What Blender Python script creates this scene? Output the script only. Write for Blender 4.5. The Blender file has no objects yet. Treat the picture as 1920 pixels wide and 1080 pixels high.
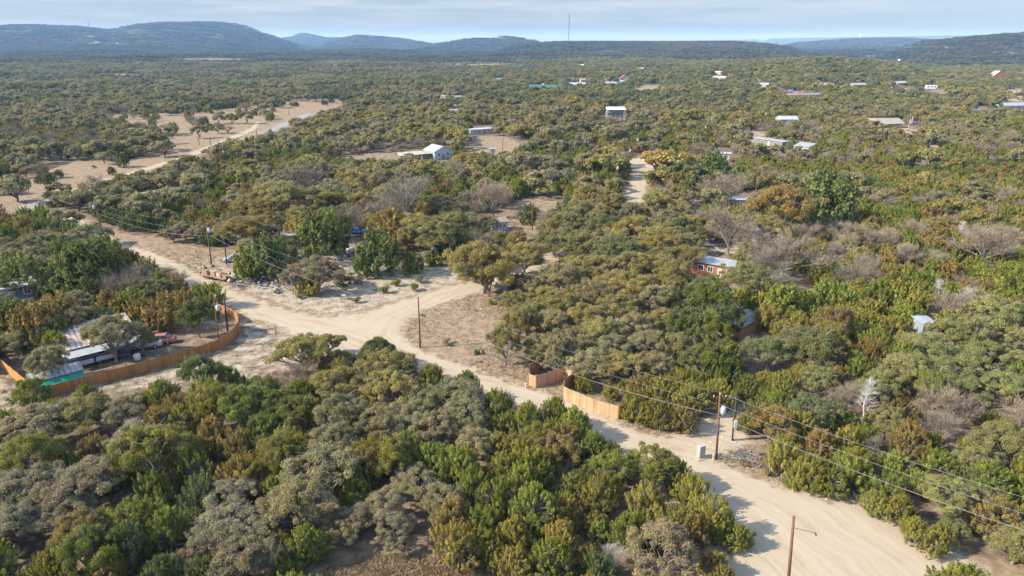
import bpy, math, random
import numpy as np
from mathutils import Vector, Matrix

# ------------------------------------------------------------------ camera, sky, sun, exposure
S = bpy.context.scene
COL = S.collection
CAM_H, F_PX = 46.0, 1300.0
PITCH = math.atan((540 - 78) / F_PX)
CP, SP = math.cos(PITCH), math.sin(PITCH)
cam_data = bpy.data.cameras.new("camera")
cam_data.sensor_width = 36.0
cam_data.lens = 36.0 * F_PX / 1920.0
cam_data.clip_start, cam_data.clip_end = 0.5, 60000.0
cam = bpy.data.objects.new("camera", cam_data)
COL.objects.link(cam)
cam.location = (0, 0, CAM_H)
cam.rotation_euler = (math.pi / 2 - PITCH, 0, 0)
S.camera = cam
S.view_settings.view_transform = 'Standard'
S.view_settings.look = 'None'
S.view_settings.gamma = 1.0
S.view_settings.exposure = 1.76
S.cycles.use_denoising = True
S.cycles.max_bounces = 5
S.cycles.diffuse_bounces = 4
S.cycles.glossy_bounces = 2
S.cycles.transmission_bounces = 2
S.cycles.volume_bounces = 0
S.cycles.use_adaptive_sampling = True
S.cycles.adaptive_threshold = 0.02

SUN_EL = math.radians(34)
SUN_ROT = math.atan2(-0.985, -0.17)
sun_dir = Vector((math.sin(SUN_ROT) * math.cos(SUN_EL), math.cos(SUN_ROT) * math.cos(SUN_EL), math.sin(SUN_EL)))
sl = bpy.data.lights.new("sun", 'SUN')
sl.energy = 2.65
sl.angle = math.radians(0.6)
sl.color = (1.0, 0.915, 0.76)
sun = bpy.data.objects.new("sun", sl)
COL.objects.link(sun)
sun.rotation_euler = sun_dir.to_track_quat('Z', 'Y').to_euler()

W = bpy.data.worlds.new("World")
S.world = W
W.use_nodes = True
nt = W.node_tree
nt.nodes.clear()
def N(nt, t, **kw):
    n = nt.nodes.new(t)
    for k, v in kw.items():
        if k in n.inputs: n.inputs[k].default_value = v
        else: setattr(n, k, v)
    return n
out = N(nt, 'ShaderNodeOutputWorld')
bg = N(nt, 'ShaderNodeBackground')
bg.inputs['Strength'].default_value = 0.15
sky = N(nt, 'ShaderNodeTexSky')
sky.sky_type = 'NISHITA'
sky.sun_disc = False
sky.sun_elevation = SUN_EL
sky.sun_rotation = SUN_ROT % (2 * math.pi)
sky.altitude = 300
sky.air_density, sky.dust_density, sky.ozone_density = 1.0, 0.6, 2.0
tc = N(nt, 'ShaderNodeTexCoord')
mp = N(nt, 'ShaderNodeMapping')
mp.inputs['Scale'].default_value = (3.2, 3.2, 46.0)
nz = N(nt, 'ShaderNodeTexNoise')
nz.inputs['Scale'].default_value = 1.6
nz.inputs['Detail'].default_value = 7
nz.inputs['Roughness'].default_value = 0.62
cr = N(nt, 'ShaderNodeValToRGB')
cr.color_ramp.elements[0].position, cr.color_ramp.elements[1].position = 0.40, 0.66
cr.color_ramp.elements[0].color = (0, 0, 0, 1)
cr.color_ramp.elements[1].color = (0.75, 0.75, 0.75, 1)
# clouds thin out towards the horizon
sx = N(nt, 'ShaderNodeSeparateXYZ')
mr = N(nt, 'ShaderNodeMapRange')
mr.inputs['From Min'].default_value, mr.inputs['From Max'].default_value = 0.004, 0.04
mul = N(nt, 'ShaderNodeMath', operation='MULTIPLY')
tintn = N(nt, 'ShaderNodeMix', data_type='RGBA', blend_type='MULTIPLY')
tintn.inputs[0].default_value = 1.0
skr = N(nt, 'ShaderNodeValToRGB')
skr.color_ramp.elements[0].position, skr.color_ramp.elements[0].color = 0.0, (0.095, 0.110, 0.185, 1)
skr.color_ramp.elements[1].position, skr.color_ramp.elements[1].color = 0.45, (1.02, 0.99, 0.95, 1)
e_ = skr.color_ramp.elements.new(0.07); e_.color = (0.205, 0.22, 0.27, 1)
mixc = N(nt, 'ShaderNodeMix', data_type='RGBA')
mixc.inputs[7].default_value = (1.5, 1.55, 1.62, 1)
L = nt.links.new
L(tc.outputs['Generated'], mp.inputs['Vector']); L(mp.outputs[0], nz.inputs['Vector']); L(nz.outputs['Fac'], cr.inputs[0])
L(tc.outputs['Generated'], sx.inputs[0]); L(sx.outputs['Z'], mr.inputs['Value'])
mx = N(nt, 'ShaderNodeMapRange'); mx.inputs['From Min'].default_value, mx.inputs['From Max'].default_value = -.6, .6
mx.inputs['To Min'].default_value, mx.inputs['To Max'].default_value = 1.25, .55
m2 = N(nt, 'ShaderNodeMath', operation='MULTIPLY'); m2.use_clamp = True
L(sx.outputs['X'], mx.inputs['Value']); L(cr.outputs[0], m2.inputs[0]); L(mx.outputs[0], m2.inputs[1])
L(m2.outputs[0], mul.inputs[0]); L(mr.outputs[0], mul.inputs[1])
L(sx.outputs['Z'], skr.inputs[0]); L(skr.outputs[0], tintn.inputs[7]); L(sky.outputs[0], tintn.inputs[6]); L(tintn.outputs[2], mixc.inputs[6]); L(mul.outputs[0], mixc.inputs[0])
L(mixc.outputs[2], bg.inputs['Color']); L(bg.outputs[0], out.inputs['Surface'])

rng = np.random.default_rng(7)
R = random.Random(11)

# ------------------------------------------------------------------ terrain and pixel helpers
_w = []
_r2 = random.Random(5)
for lam in (260, 340, 430, 560, 720, 950, 1300):
    a = _r2.uniform(0, 6.283)
    _w.append((math.cos(a) / lam * 6.283, math.sin(a) / lam * 6.283, _r2.uniform(0, 6.283)))
def waves(x, y, k=1.0):
    s = 0
    for i, (a, b, c) in enumerate(_w):
        s = s + np.sin(a * k * x + b * k * y + c + 0.7 * np.sin(b * k * x * 0.7 - a * k * y * 0.6 + c))
    return s / 4.0
def crest(pts, D):
    az, zz = [], []
    for u, v in pts:
        az.append(math.atan((u - 960) / F_PX * CP))
        k = (540 - v) / F_PX
        zz.append(CAM_H - D * math.cos(az[-1]) * (SP - k * CP) / (CP + k * SP))
    return np.array(az), np.array(zz), D
RIDGES = [
    (crest([(-900, 105), (-600, 62), (-300, 55), (0, 51), (60, 48), (140, 51), (212, 58), (240, 53), (270, 47), (330, 43), (390, 43), (420, 44), (440, 47), (455, 51), (470, 56), (490, 64), (525, 76), (580, 100), (640, 130)], 5600), 1250),
    (crest([(440, 120), (490, 90), (530, 74), (570, 63), (608, 71), (640, 71), (700, 80), (780, 110)], 8800), 900),
    (crest([(560, 120), (600, 90), (640, 74), (675, 67), (740, 72), (800, 82), (850, 110)], 6300), 900),
    (crest([(760, 120), (800, 88), (840, 81), (900, 72), (940, 68), (990, 77), (1030, 90), (1080, 120)], 4700), 560),
    (crest([(900, 120), (960, 90), (1000, 83), (1050, 80), (1150, 80), (1250, 80), (1370, 80), (1430, 84), (1480, 92), (1560, 120)], 3200), 800),
    (crest([(1000, 110), (1150, 86), (1230, 78), (1290, 76), (1418, 74), (1430, 77), (1444, 72), (1600, 69), (1870, 65), (2200, 64), (2700, 75), (3000, 110)], 16500), 2500),
    (crest([(1380, 120), (1440, 92), (1500, 81), (1560, 76), (1610, 73), (1690, 72), (1740, 75), (1790, 82), (1850, 92), (1930, 120)], 6800), 900),
    (crest([(1640, 120), (1700, 97), (1745, 80), (1830, 71), (1920, 64), (2100, 57), (2400, 57), (2900, 80), (3200, 120)], 3000), 480),
    (crest([(1120, 175), (1180, 143), (1260, 128), (1350, 121), (1450, 114), (1560, 111), (1640, 116), (1720, 129), (1800, 150), (1880, 175)], 1300), 360),
]
def tz(x, y):
    x = np.asarray(x, float); y = np.asarray(y, float)
    r = np.hypot(x, y) + 1e-6
    az = np.arctan2(x, y)
    t = np.clip((r - 300) / 500, 0, 1); t = t * t * (3 - 2 * t)
    big = np.clip((r - 900) / 3000, 0, 1)
    base = waves(x, y) * (1.8 * t + 12 * big) - 4 * t
    acc = np.zeros_like(r)
    g = 1 + 0.10 * waves(x, y, 1.7)
    for (a, z, D), Wd in RIDGES:
        c = np.interp(az, a, z, left=0, right=0)
        c = np.where(c > 0, c, 0)
        rr = r + 0.10 * D * 0.4 * np.sin(az * 9 + D)
        q = np.abs(r - D) / Wd
        p = np.exp(-q ** 2)
        gg = 1 + (g - 1) * np.clip(q * 2, 0, 1)
        acc = acc + np.clip(c * p * gg, 0, None) ** 4
    acc = acc ** 0.25
    w = np.clip(acc / 25.0, 0, 1)
    return base * (1 - w) + acc
def z1(x, y): return float(tz(np.array([x]), np.array([y]))[0])
def ray(u, v):
    return (u - 960.0, F_PX * CP + (540 - v) * SP, -F_PX * SP + (540 - v) * CP)
def at(u, v, z=None):
    """ground point under photo pixel (u, v); z: intersect that height instead"""
    d = ray(u, v)
    if z is not None:
        t = (CAM_H - z) / -d[2]
        return (d[0] * t, d[1] * t, z)
    ts = np.geomspace(30, 30000, 2500) / d[1]
    x, y, zz = d[0] * ts, d[1] * ts, CAM_H + d[2] * ts
    below = zz < tz(x, y)
    i = int(np.argmax(below)) if below.any() else len(ts) - 1
    lo, hi = ts[max(i - 1, 0)], ts[i]
    for _ in range(30):
        m = (lo + hi) / 2
        if CAM_H + d[2] * m < z1(d[0] * m, d[1] * m): hi = m
        else: lo = m
    return (d[0] * hi, d[1] * hi, z1(d[0] * hi, d[1] * hi))
def pix(x, y, z):
    dz = CAM_H - z
    dep = y * CP + dz * SP
    return 960 + F_PX * x / dep, 540 - F_PX * (y * SP - dz * CP) / dep
def depth(p): return p[1] * CP + (CAM_H - p[2]) * SP
def top_height(p, v):
    k = (540 - v) / F_PX
    return CAM_H - p[1] * (SP - k * CP) / (CP + k * SP) - p[2]
def inpoly(x, y, P):
    x = np.asarray(x, float); y = np.asarray(y, float)
    c = np.zeros(x.shape, bool)
    n = len(P)
    for i in range(n):
        (x0, y0), (x1, y1) = P[i], P[(i + 1) % n]
        if y0 == y1: continue
        k = (y0 > y) != (y1 > y)
        c ^= k & (x < (x1 - x0) * (y - y0) / (y1 - y0) + x0)
    return c
def segdist(x, y, P, closed=True):
    d = np.full(np.shape(x), 1e9); s = np.zeros(np.shape(x)); acc = 0.0; sgn = np.zeros(np.shape(x))
    n = len(P)
    for i in range(n if closed else n - 1):
        (x0, y0), (x1, y1) = P[i], P[(i + 1) % n]
        dx, dy = x1 - x0, y1 - y0
        l = math.hypot(dx, dy) + 1e-9
        t = np.clip(((x - x0) * dx + (y - y0) * dy) / l / l, 0, 1)
        q = np.hypot(x - x0 - t * dx, y - y0 - t * dy)
        m = q < d
        d = np.where(m, q, d); s = np.where(m, acc + t * l, s)
        sgn = np.where(m, np.sign((x - x0) * dy - (y - y0) * dx), sgn)
        acc += l
    return d, s, sgn
def sdf(x, y, P):
    d = segdist(x, y, P)[0]
    return np.where(inpoly(x, y, P), d, -d)
def world_poly(px): return [at(u, v)[:2] for u, v in px]

# ------------------------------------------------------------------ object helpers
def tag(o, label=None, cat=None, group=None, kind=None):
    if label: o['label'] = label
    if cat: o['category'] = cat
    if group: o['group'] = group
    if kind: o['kind'] = kind
    return o
def thing(name, label, cat, loc=(0, 0, 0), rz=0.0, group=None):
    o = bpy.data.objects.new(name, None)
    o.empty_display_size = 0.3
    COL.objects.link(o)
    o.location = loc; o.rotation_euler = (0, 0, rz)
    return tag(o, label, cat, group)
def link_mesh(name, me, mat, parent=None, loc=None):
    o = bpy.data.objects.new(name, me)
    COL.objects.link(o)
    if mat is not None and len(me.materials) == 0: me.materials.append(mat)
    if parent is not None: o.parent = parent
    if loc: o.location = loc
    return o
def np_mesh(name, V, Fc, mat, attrs=(), smooth=False):
    """V (n,3); Fc (m,k) index array of equal-sized faces; attrs: (name, type, domain, array)"""
    V = np.asarray(V, np.float32); Fc = np.asarray(Fc, np.int32)
    me = bpy.data.meshes.new(name)
    m, k = Fc.shape
    me.vertices.add(len(V)); me.vertices.foreach_set('co', V.ravel())
    me.loops.add(m * k); me.loops.foreach_set('vertex_index', Fc.ravel())
    me.polygons.add(m)
    me.polygons.foreach_set('loop_start', np.arange(0, m * k, k, dtype=np.int32))
    try: me.polygons.foreach_set('loop_total', np.full(m, k, np.int32))
    except Exception: pass
    me.update(calc_edges=True)
    for an, at_, dom, arr in attrs:
        a = me.attributes.new(an, at_, dom)
        a.data.foreach_set({'FLOAT': 'value', 'INT': 'value', 'FLOAT_VECTOR': 'vector', 'FLOAT_COLOR': 'color'}[at_], np.ascontiguousarray(arr, np.int32 if at_ == 'INT' else np.float32).ravel())
    if smooth: me.polygons.foreach_set('use_smooth', np.ones(m, bool))
    me.materials.append(mat)
    return me

class MB:
    """collects boxes, tubes and prisms and links them as one mesh"""
    def __init__(s): s.v, s.f, s.val = [], [], []
    def add(s, vs, fs, val=0.5):
        b = len(s.v); s.v += [tuple(v) for v in vs]
        s.f += [tuple(i + b for i in f) for f in fs]; s.val += [val] * len(fs)
        return s
    def box(s, c, d, rz=0.0, val=0.5, taper=1.0, rx=0.0):
        m = Matrix.Rotation(rz, 3, 'Z') @ Matrix.Rotation(rx, 3, 'X')
        vs = []
        for z in (-.5, .5):
            t = taper if z > 0 else 1.0
            for x, y in ((-.5, -.5), (.5, -.5), (.5, .5), (-.5, .5)):
                vs.append(m @ Vector((x * d[0] * t, y * d[1] * t, z * d[2])) + Vector(c))
        return s.add(vs, [(3, 2, 1, 0), (4, 5, 6, 7), (0, 1, 5, 4), (1, 2, 6, 5), (2, 3, 7, 6), (3, 0, 4, 7)], val)
    def tube(s, pts, rad, n=8, val=0.5, cap=True):
        pts = [Vector(p) for p in pts]
        rad = list(rad) if hasattr(rad, '__len__') else [rad] * len(pts)
        vs = []
        for i, p in enumerate(pts):
            d = (pts[min(i + 1, len(pts) - 1)] - pts[max(i - 1, 0)])
            d = d.normalized() if d.length > 1e-9 else Vector((0, 0, 1))
            a = d.cross(Vector((0, 0, 1)) if abs(d.z) < 0.9 else Vector((1, 0, 0))).normalized()
            b = d.cross(a)
            for k in range(n):
                t = 2 * math.pi * k / n
                vs.append(p + (a * math.cos(t) + b * math.sin(t)) * rad[i])
        fs = [(i * n + k, i * n + (k + 1) % n, (i + 1) * n + (k + 1) % n, (i + 1) * n + k) for i in range(len(pts) - 1) for k in range(n)]
        if cap: fs += [tuple(range(n)), tuple(range((len(pts) - 1) * n + n - 1, (len(pts) - 1) * n - 1, -1))]
        return s.add(vs, fs, val)
    def prism(s, prof, y0, y1, val=0.5, t1=1.0):
        """profile in xz, extruded along y"""
        n = len(prof)
        vs = [(x, y0, z) for x, z in prof] + [(x * t1, y1, z) for x, z in prof]
        return s.add(vs, [tuple(range(n - 1, -1, -1)), tuple(range(n, 2 * n))] + [(i, (i + 1) % n, n + (i + 1) % n, n + i) for i in range(n)], val)
    def build(s, name, mat, parent=None, loc=None, smooth=False):
        me = bpy.data.meshes.new(name)
        me.from_pydata(s.v, [], s.f)
        import bmesh
        bm = bmesh.new(); bm.from_mesh(me)
        bmesh.ops.recalc_face_normals(bm, faces=bm.faces)
        bm.to_mesh(me); bm.free()
        a = me.attributes.new('val', 'FLOAT', 'FACE')
        a.data.foreach_set('value', s.val)
        if smooth: me.polygons.foreach_set('use_smooth', [True] * len(me.polygons))
        return link_mesh(name, me, mat, parent, loc)

# ------------------------------------------------------------------ materials
def new_mat(name):
    m = bpy.data.materials.new(name); m.use_nodes = True
    nt = m.node_tree; nt.nodes.clear()
    o = nt.nodes.new('ShaderNodeOutputMaterial')
    return m, nt, o
def mix(nt, fac, a, b, blend='MIX'):
    n = nt.nodes.new('ShaderNodeMix'); n.data_type = 'RGBA'; n.blend_type = blend
    for i, s in ((0, fac), (6, a), (7, b)):
        if isinstance(s, (int, float)): n.inputs[i].default_value = s
        elif isinstance(s, tuple): n.inputs[i].default_value = s if len(s) == 4 else (*s, 1)
        else: nt.links.new(s, n.inputs[i])
    return n.outputs[2]
def math_(nt, op, a, b=0.5, c=None, clamp=False):
    n = nt.nodes.new('ShaderNodeMath'); n.operation = op; n.use_clamp = clamp
    for i, s in enumerate((a, b, c)):
        if s is None: continue
        if isinstance(s, (int, float)): n.inputs[i].default_value = s
        else: nt.links.new(s, n.inputs[i])
    return n.outputs[0]
def noise(nt, scale, detail=4, vec=None, rough=0.55):
    n = nt.nodes.new('ShaderNodeTexNoise')
    n.inputs['Scale'].default_value = scale; n.inputs['Detail'].default_value = detail; n.inputs['Roughness'].default_value = rough
    if vec is not None: nt.links.new(vec, n.inputs['Vector'])
    return n.outputs['Fac']
def ramp(nt, x, a, b, ca=0.0, cb=1.0):
    n = nt.nodes.new('ShaderNodeMapRange')
    n.inputs[1].default_value, n.inputs[2].default_value, n.inputs[3].default_value, n.inputs[4].default_value = a, b, ca, cb
    nt.links.new(x, n.inputs[0]); return n.outputs[0]
def attr(nt, name, typ='GEOMETRY', o='Fac'):
    n = nt.nodes.new('ShaderNodeAttribute'); n.attribute_type = typ; n.attribute_name = name
    return n.outputs[o]
_mats = {}
def M(col, rough=0.8, var=0.25, scale=3.0, metal=0.0, name='paint', grain=None, spec=0.3):
    """weathered plain surface: colour broken up by noise and by the per-piece value"""
    key = (col, rough, var, scale, metal, name, grain)
    if key in _mats: return _mats[key]
    m, nt, o = new_mat(name)
    b = nt.nodes.new('ShaderNodeBsdfPrincipled')
    tc = nt.nodes.new('ShaderNodeTexCoord')
    vec = tc.outputs['Object']
    if grain:
        mp = nt.nodes.new('ShaderNodeMapping'); mp.inputs['Scale'].default_value = grain
        nt.links.new(vec, mp.inputs[0]); vec = mp.outputs[0]
    n1 = noise(nt, scale, 5, vec); n2 = noise(nt, scale * 0.23, 3, tc.outputs['Object'])
    v = math_(nt, 'ADD', math_(nt, 'MULTIPLY', n1, 0.6), math_(nt, 'MULTIPLY', n2, 0.4))
    f = ramp(nt, v, 0.3, 0.7, 1 - var, 1 + var)
    f = math_(nt, 'MULTIPLY', f, ramp(nt, attr(nt, 'val'), 0, 1, 0.7, 1.3))
    c = mix(nt, 1.0, col, f, 'MULTIPLY')
    nt.links.new(c, b.inputs['Base Color'])
    b.inputs['Roughness'].default_value = rough; b.inputs['Metallic'].default_value = metal
    b.inputs['Specular IOR Level'].default_value = spec
    nt.links.new(b.outputs[0], o.inputs[0])
    _mats[key] = m
    return m
def leaf_mat(name, trans=0.25):
    m, nt, o = new_mat(name)
    t = attr(nt, 'tint', 'INSTANCER', 'Color'); tip = attr(nt, 'tipc', 'INSTANCER', 'Color')
    c = mix(nt, attr(nt, 'tip'), t, tip)
    hs = nt.nodes.new('ShaderNodeHueSaturation'); hs.inputs['Hue'].default_value = 0.5
    c = mix(nt, 1.0, c, ramp(nt, attr(nt, 'var'), 0, 1, 0.5, 1.5), 'MULTIPLY')
    d = nt.nodes.new('ShaderNodeBsdfDiffuse'); tr = nt.nodes.new('ShaderNodeBsdfTranslucent'); ms = nt.nodes.new('ShaderNodeMixShader')
    nt.links.new(c, d.inputs[0]); nt.links.new(c, tr.inputs[0]); ms.inputs[0].default_value = trans
    nt.links.new(d.outputs[0], ms.inputs[1]); nt.links.new(tr.outputs[0], ms.inputs[2])
    nt.links.new(ms.outputs[0], o.inputs[0])
    return m
LEAF_OAK, LEAF_JUN, TWIG = leaf_mat('oak_leaf', 0.4), leaf_mat('juniper_leaf', 0.36), leaf_mat('grey_twig', 0.0)
BARK = M((0.21, 0.182, 0.155), 0.95, 0.35, 6.0, name='bark', grain=(1, 1, 0.25))
BARK_PALE = M((0.20, 0.175, 0.15), 0.95, 0.35, 6.0, name='pale_bark', grain=(1, 1, 0.25))

def ground_colour(nt):
    """colour of the natural ground: leaf litter, dry grass, caliche, far canopy; same in the ground and under the road edge"""
    g = nt.nodes.new('ShaderNodeNewGeometry'); P = g.outputs['Position']
    nb = noise(nt, 0.09, 5, P); nm = noise(nt, 0.55, 6, P, 0.65); nf = noise(nt, 3.4, 4, P, 0.7)
    litter = mix(nt, ramp(nt, nm, 0.35, 0.65), (0.105, 0.08, 0.06), (0.20, 0.15, 0.105))
    grass = mix(nt, ramp(nt, nm, 0.36, 0.62), (0.205, 0.15, 0.105), (0.32, 0.245, 0.165))
    grass = mix(nt, ramp(nt, nf, 0.55, 0.75), grass, (0.20, 0.135, 0.085))
    cal = mix(nt, ramp(nt, nm, 0.35, 0.7), (0.29, 0.237, 0.17), (0.42, 0.36, 0.275))
    cal = mix(nt, ramp(nt, nf, 0.58, 0.72, 0, 0.75), cal, (0.24, 0.19, 0.14))
    jit = math_(nt, 'ADD', math_(nt, 'MULTIPLY', math_(nt, 'SUBTRACT', nm, 0.5), 1.5), math_(nt, 'MULTIPLY', math_(nt, 'SUBTRACT', nf, 0.5), 0.6))
    dry = math_(nt, 'ADD', attr(nt, 'dry'), math_(nt, 'MULTIPLY', jit, 0.8))
    bare = math_(nt, 'ADD', attr(nt, 'bare'), jit)
    c = mix(nt, ramp(nt, dry, 0.3, 0.7), litter, grass)
    c = mix(nt, ramp(nt, bare, 0.42, 0.78), c, cal)
    far = mix(nt, ramp(nt, noise(nt, 0.012, 6, P, 0.6), 0.35, 0.65), (0.035, 0.042, 0.02), (0.085, 0.085, 0.045))
    c = mix(nt, attr(nt, 'canopy'), c, far)
    return c, P, nm, nf
def ground_mat():
    m, nt, o = new_mat('ground')
    c, P, nm, nf = ground_colour(nt)
    b = nt.nodes.new('ShaderNodeBsdfDiffuse'); nt.links.new(c, b.inputs[0])
    bp = nt.nodes.new('ShaderNodeBump'); bp.inputs['Strength'].default_value = 0.5; bp.inputs['Distance'].default_value = 0.25
    nt.links.new(math_(nt, 'ADD', nm, math_(nt, 'MULTIPLY', nf, 0.3)), bp.inputs['Height']); nt.links.new(bp.outputs[0], b.inputs['Normal'])
    nt.links.new(b.outputs[0], o.inputs[0]); return m
def road_mat():
    m, nt, o = new_mat('caliche_road')
    c, P, nm, nf = ground_colour(nt)
    cx = nt.nodes.new('ShaderNodeCombineXYZ')
    wob = math_(nt, 'MULTIPLY', math_(nt, 'SUBTRACT', noise(nt, 0.22, 3, P), 0.5), 3.0)
    nt.links.new(math_(nt, 'ADD', math_(nt, 'MULTIPLY', attr(nt, 'across'), 1.15), wob), cx.inputs[0]); nt.links.new(math_(nt, 'MULTIPLY', attr(nt, 'along'), 0.07), cx.inputs[1])
    tr = noise(nt, 1.0, 5, cx.outputs[0], 0.6)
    pat = noise(nt, 0.16, 5, P, 0.6)
    road = mix(nt, ramp(nt, tr, 0.34, 0.66), (0.325, 0.26, 0.178), (0.44, 0.365, 0.265))
    road = mix(nt, ramp(nt, pat, 0.4, 0.72), road, (0.41, 0.345, 0.26))
    road = mix(nt, ramp(nt, nf, 0.60, 0.78, 0, 0.35), road, (0.36, 0.28, 0.2))
    road = mix(nt, math_(nt, 'MULTIPLY', ramp(nt, tr, 0.58, 0.72), ramp(nt, pat, 0.35, 0.6, 0.5, 0.05)), road, (0.31, 0.245, 0.165))
    e = math_(nt, 'ADD', attr(nt, 'edge'), math_(nt, 'MULTIPLY', math_(nt, 'SUBTRACT', nm, 0.5), 3.2))
    e = math_(nt, 'ADD', e, math_(nt, 'MULTIPLY', math_(nt, 'SUBTRACT', nf, 0.5), 1.2))
    c = mix(nt, ramp(nt, e, -0.25, 0.55), c, road)
    b = nt.nodes.new('ShaderNodeBsdfDiffuse'); nt.links.new(c, b.inputs[0])
    bp = nt.nodes.new('ShaderNodeBump'); bp.inputs['Strength'].default_value = 0.35; bp.inputs['Distance'].default_value = 0.15
    nt.links.new(math_(nt, 'ADD', tr, math_(nt, 'MULTIPLY', nf, 0.35)), bp.inputs['Height']); nt.links.new(bp.outputs[0], b.inputs['Normal'])
    nt.links.new(b.outputs[0], o.inputs[0]); return m

# ------------------------------------------------------------------ areas, in photo pixels, turned into ground polygons
ROAD_PX = [(1900, 1100), (1790, 1040), (1722, 1016), (1690, 990), (1664, 966), (1620, 952), (1560, 941), (1500, 926), (1440, 906), (1400, 890),
           (1330, 864), (1285, 846), (1240, 830), (1190, 806), (1130, 780), (1060, 752), (1000, 733), (940, 714), (880, 690), (820, 670), (785, 656), (758, 638),
           (750, 620), (758, 602), (790, 582), (840, 566), (880, 552), (930, 535), (985, 512), (1045, 486), (1030, 479), (960, 508), (900, 527), (850, 536), (790, 552), (740, 570), (690, 584), (650, 592), (590, 594),
           (540, 583), (500, 569), (450, 551), (390, 526), (340, 498), (290, 476), (232, 458), (188, 437), (152, 410), (122, 402), (100, 398), (90, 402), (112, 414), (138, 428), (165, 442), (192, 458), (212, 470),
           (270, 497), (330, 526), (380, 551), (440, 580), (470, 595), (520, 612), (548, 630), (590, 645), (640, 660), (700, 680), (740, 694), (800, 709), (880, 729), (950, 748),
           (1000, 765), (1050, 783), (1100, 808), (1150, 835), (1212, 866), (1248, 893), (1276, 934), (1292, 1000), (1340, 1100)]
ROAD_C = [(1620, 1100), (1480, 985), (1345, 888), (1170, 820), (1025, 756), (880, 710), (760, 668), (640, 626), (520, 592), (380, 535), (250, 477), (130, 415), (95, 400)]
BRANCH_C = [(700, 640), (740, 596), (840, 552), (940, 524), (1040, 482)]
DRIVE_PX = [(1196, 812), (1250, 822), (1300, 806), (1345, 790), (1365, 765), (1385, 770), (1392, 800), (1400, 830), (1370, 850), (1330, 868), (1280, 850)]
ROAD2_PX = [(1170, 378), (1176, 350), (1186, 330), (1196, 318), (1168, 308), (1170, 300), (1196, 297), (1240, 284), (1250, 292), (1228, 302), (1222, 325), (1214, 345), (1206, 365), (1216, 380)]
PAVED_PX = [(46, 386), (85, 376), (92, 380), (52, 398)]
PAVED2_PX = [(386, 275), (420, 268), (445, 262), (500, 243), (560, 217), (580, 212), (586, 216), (520, 245), (440, 272), (395, 277)]
TRACK_PX = [(30, 390), (100, 368), (180, 340), (260, 318), (330, 297), (400, 270), (470, 240), (480, 228), (488, 229), (480, 243), (410, 275), (335, 303), (262, 324), (185, 346), (105, 374), (40, 394)]
CLEAR = {  # name: (polygon px, bare, dry)
    'corner': ([(790, 585), (850, 566), (900, 545), (960, 560), (940, 590), (935, 640), (950, 690), (1010, 680), (1060, 690), (1060, 720), (1180, 780), (1240, 800), (1290, 770), (1330, 790), (1235, 832), (1130, 782), (1000, 735), (880, 690), (785, 656), (752, 630)], 0.10, 1.0),
    'dump': ([(448, 545), (400, 520), (400, 500), (470, 500), (560, 505), (560, 480), (640, 470), (700, 505), (800, 490), (860, 480), (870, 530), (790, 552), (690, 585), (590, 595), (520, 578)], 0.74, 0.6),
    'verge': ([(150, 400), (200, 425), (250, 440), (330, 450), (400, 470), (450, 460), (460, 500), (400, 525), (340, 498), (285, 474), (230, 456)], 0.12, 1.0),
    'verge_drive': ([(345, 500), (400, 480), (450, 470), (460, 500), (400, 520), (380, 522)], 0.55, 0.8),
    'lot': ([(440, 595), (520, 608), (600, 650), (560, 700), (490, 715), (380, 720), (260, 735), (80, 750), (60, 760), (0, 790), (-150, 820), (-150, 740), (0, 690), (75, 752), (200, 720), (330, 685), (412, 660), (450, 625)], 0.62, 0.4),
    'compound': ([(60, 735), (0, 680), (120, 660), (250, 640), (300, 620), (400, 590), (440, 595), (450, 618), (412, 650), (330, 672), (240, 695), (130, 722)], 0.1, 0.45),
    'right_verge': ([(1285, 845), (1330, 830), (1400, 800), (1412, 850), (1470, 895), (1560, 925), (1640, 945), (1680, 970), (1700, 995), (1620, 955), (1500, 928), (1400, 893)], 0.5, 0.7),
    'glade': ([(610, 1062), (690, 1042), (800, 1036), (830, 1056), (830, 1120), (560, 1120)], 0.0, 0.55),
    'glade_edge': ([(800, 1062), (960, 1072), (960, 1120), (800, 1120)], 0.0, 0.9),
    'inner_drive': ([(1395, 700), (1395, 640), (1412, 615), (1450, 608), (1470, 615), (1440, 640), (1425, 700)], 0.0, 0.1),
    'far_yard': ([(925, 450), (930, 415), (950, 385), (985, 372), (1050, 378), (1055, 400), (1030, 420), (1000, 440), (985, 462)], 0.05, 1.0),
    'yard_bright': ([(985, 520), (985, 490), (1020, 462), (1075, 470), (1070, 500), (1020, 520)], 0.85, 0.5),
    'bright2': ([(1320, 476), (1330, 458), (1420, 458), (1425, 478)], 0.7, 0.5),
    'trailer_yard': ([(880, 292), (880, 268), (900, 256), (950, 256), (990, 276), (985, 292)], 0.35, 1.0),
    'red_yard': ([(650, 305), (640, 292), (740, 283), (800, 296), (790, 308)], 0.0, 0.6),
    'bright3': ([(603, 335), (605, 318), (640, 326), (655, 338)], 0.9, 0.5),
    'field': ([(-200, 480), (-200, 400), (0, 345), (110, 300), (150, 300), (240, 300), (300, 285), (290, 250), (190, 228), (200, 214), (300, 215), (420, 205), (540, 186), (650, 184), (640, 200), (590, 215), (500, 245), (430, 268), (340, 300), (190, 340), (90, 370), (40, 395), (0, 400)], 0.0, 1.0),
    'glade_r': ([(1420, 545), (1500, 535), (1530, 545), (1500, 560), (1420, 560)], 0.0, 1.0),
    'stand': ([(450, 430), (500, 405), (610, 400), (610, 425), (500, 440)], 0.0, 0.9),
    'junk_under': ([(560, 480), (600, 450), (680, 440), (680, 480), (640, 490)], 0.3, 0.6),
}
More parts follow.
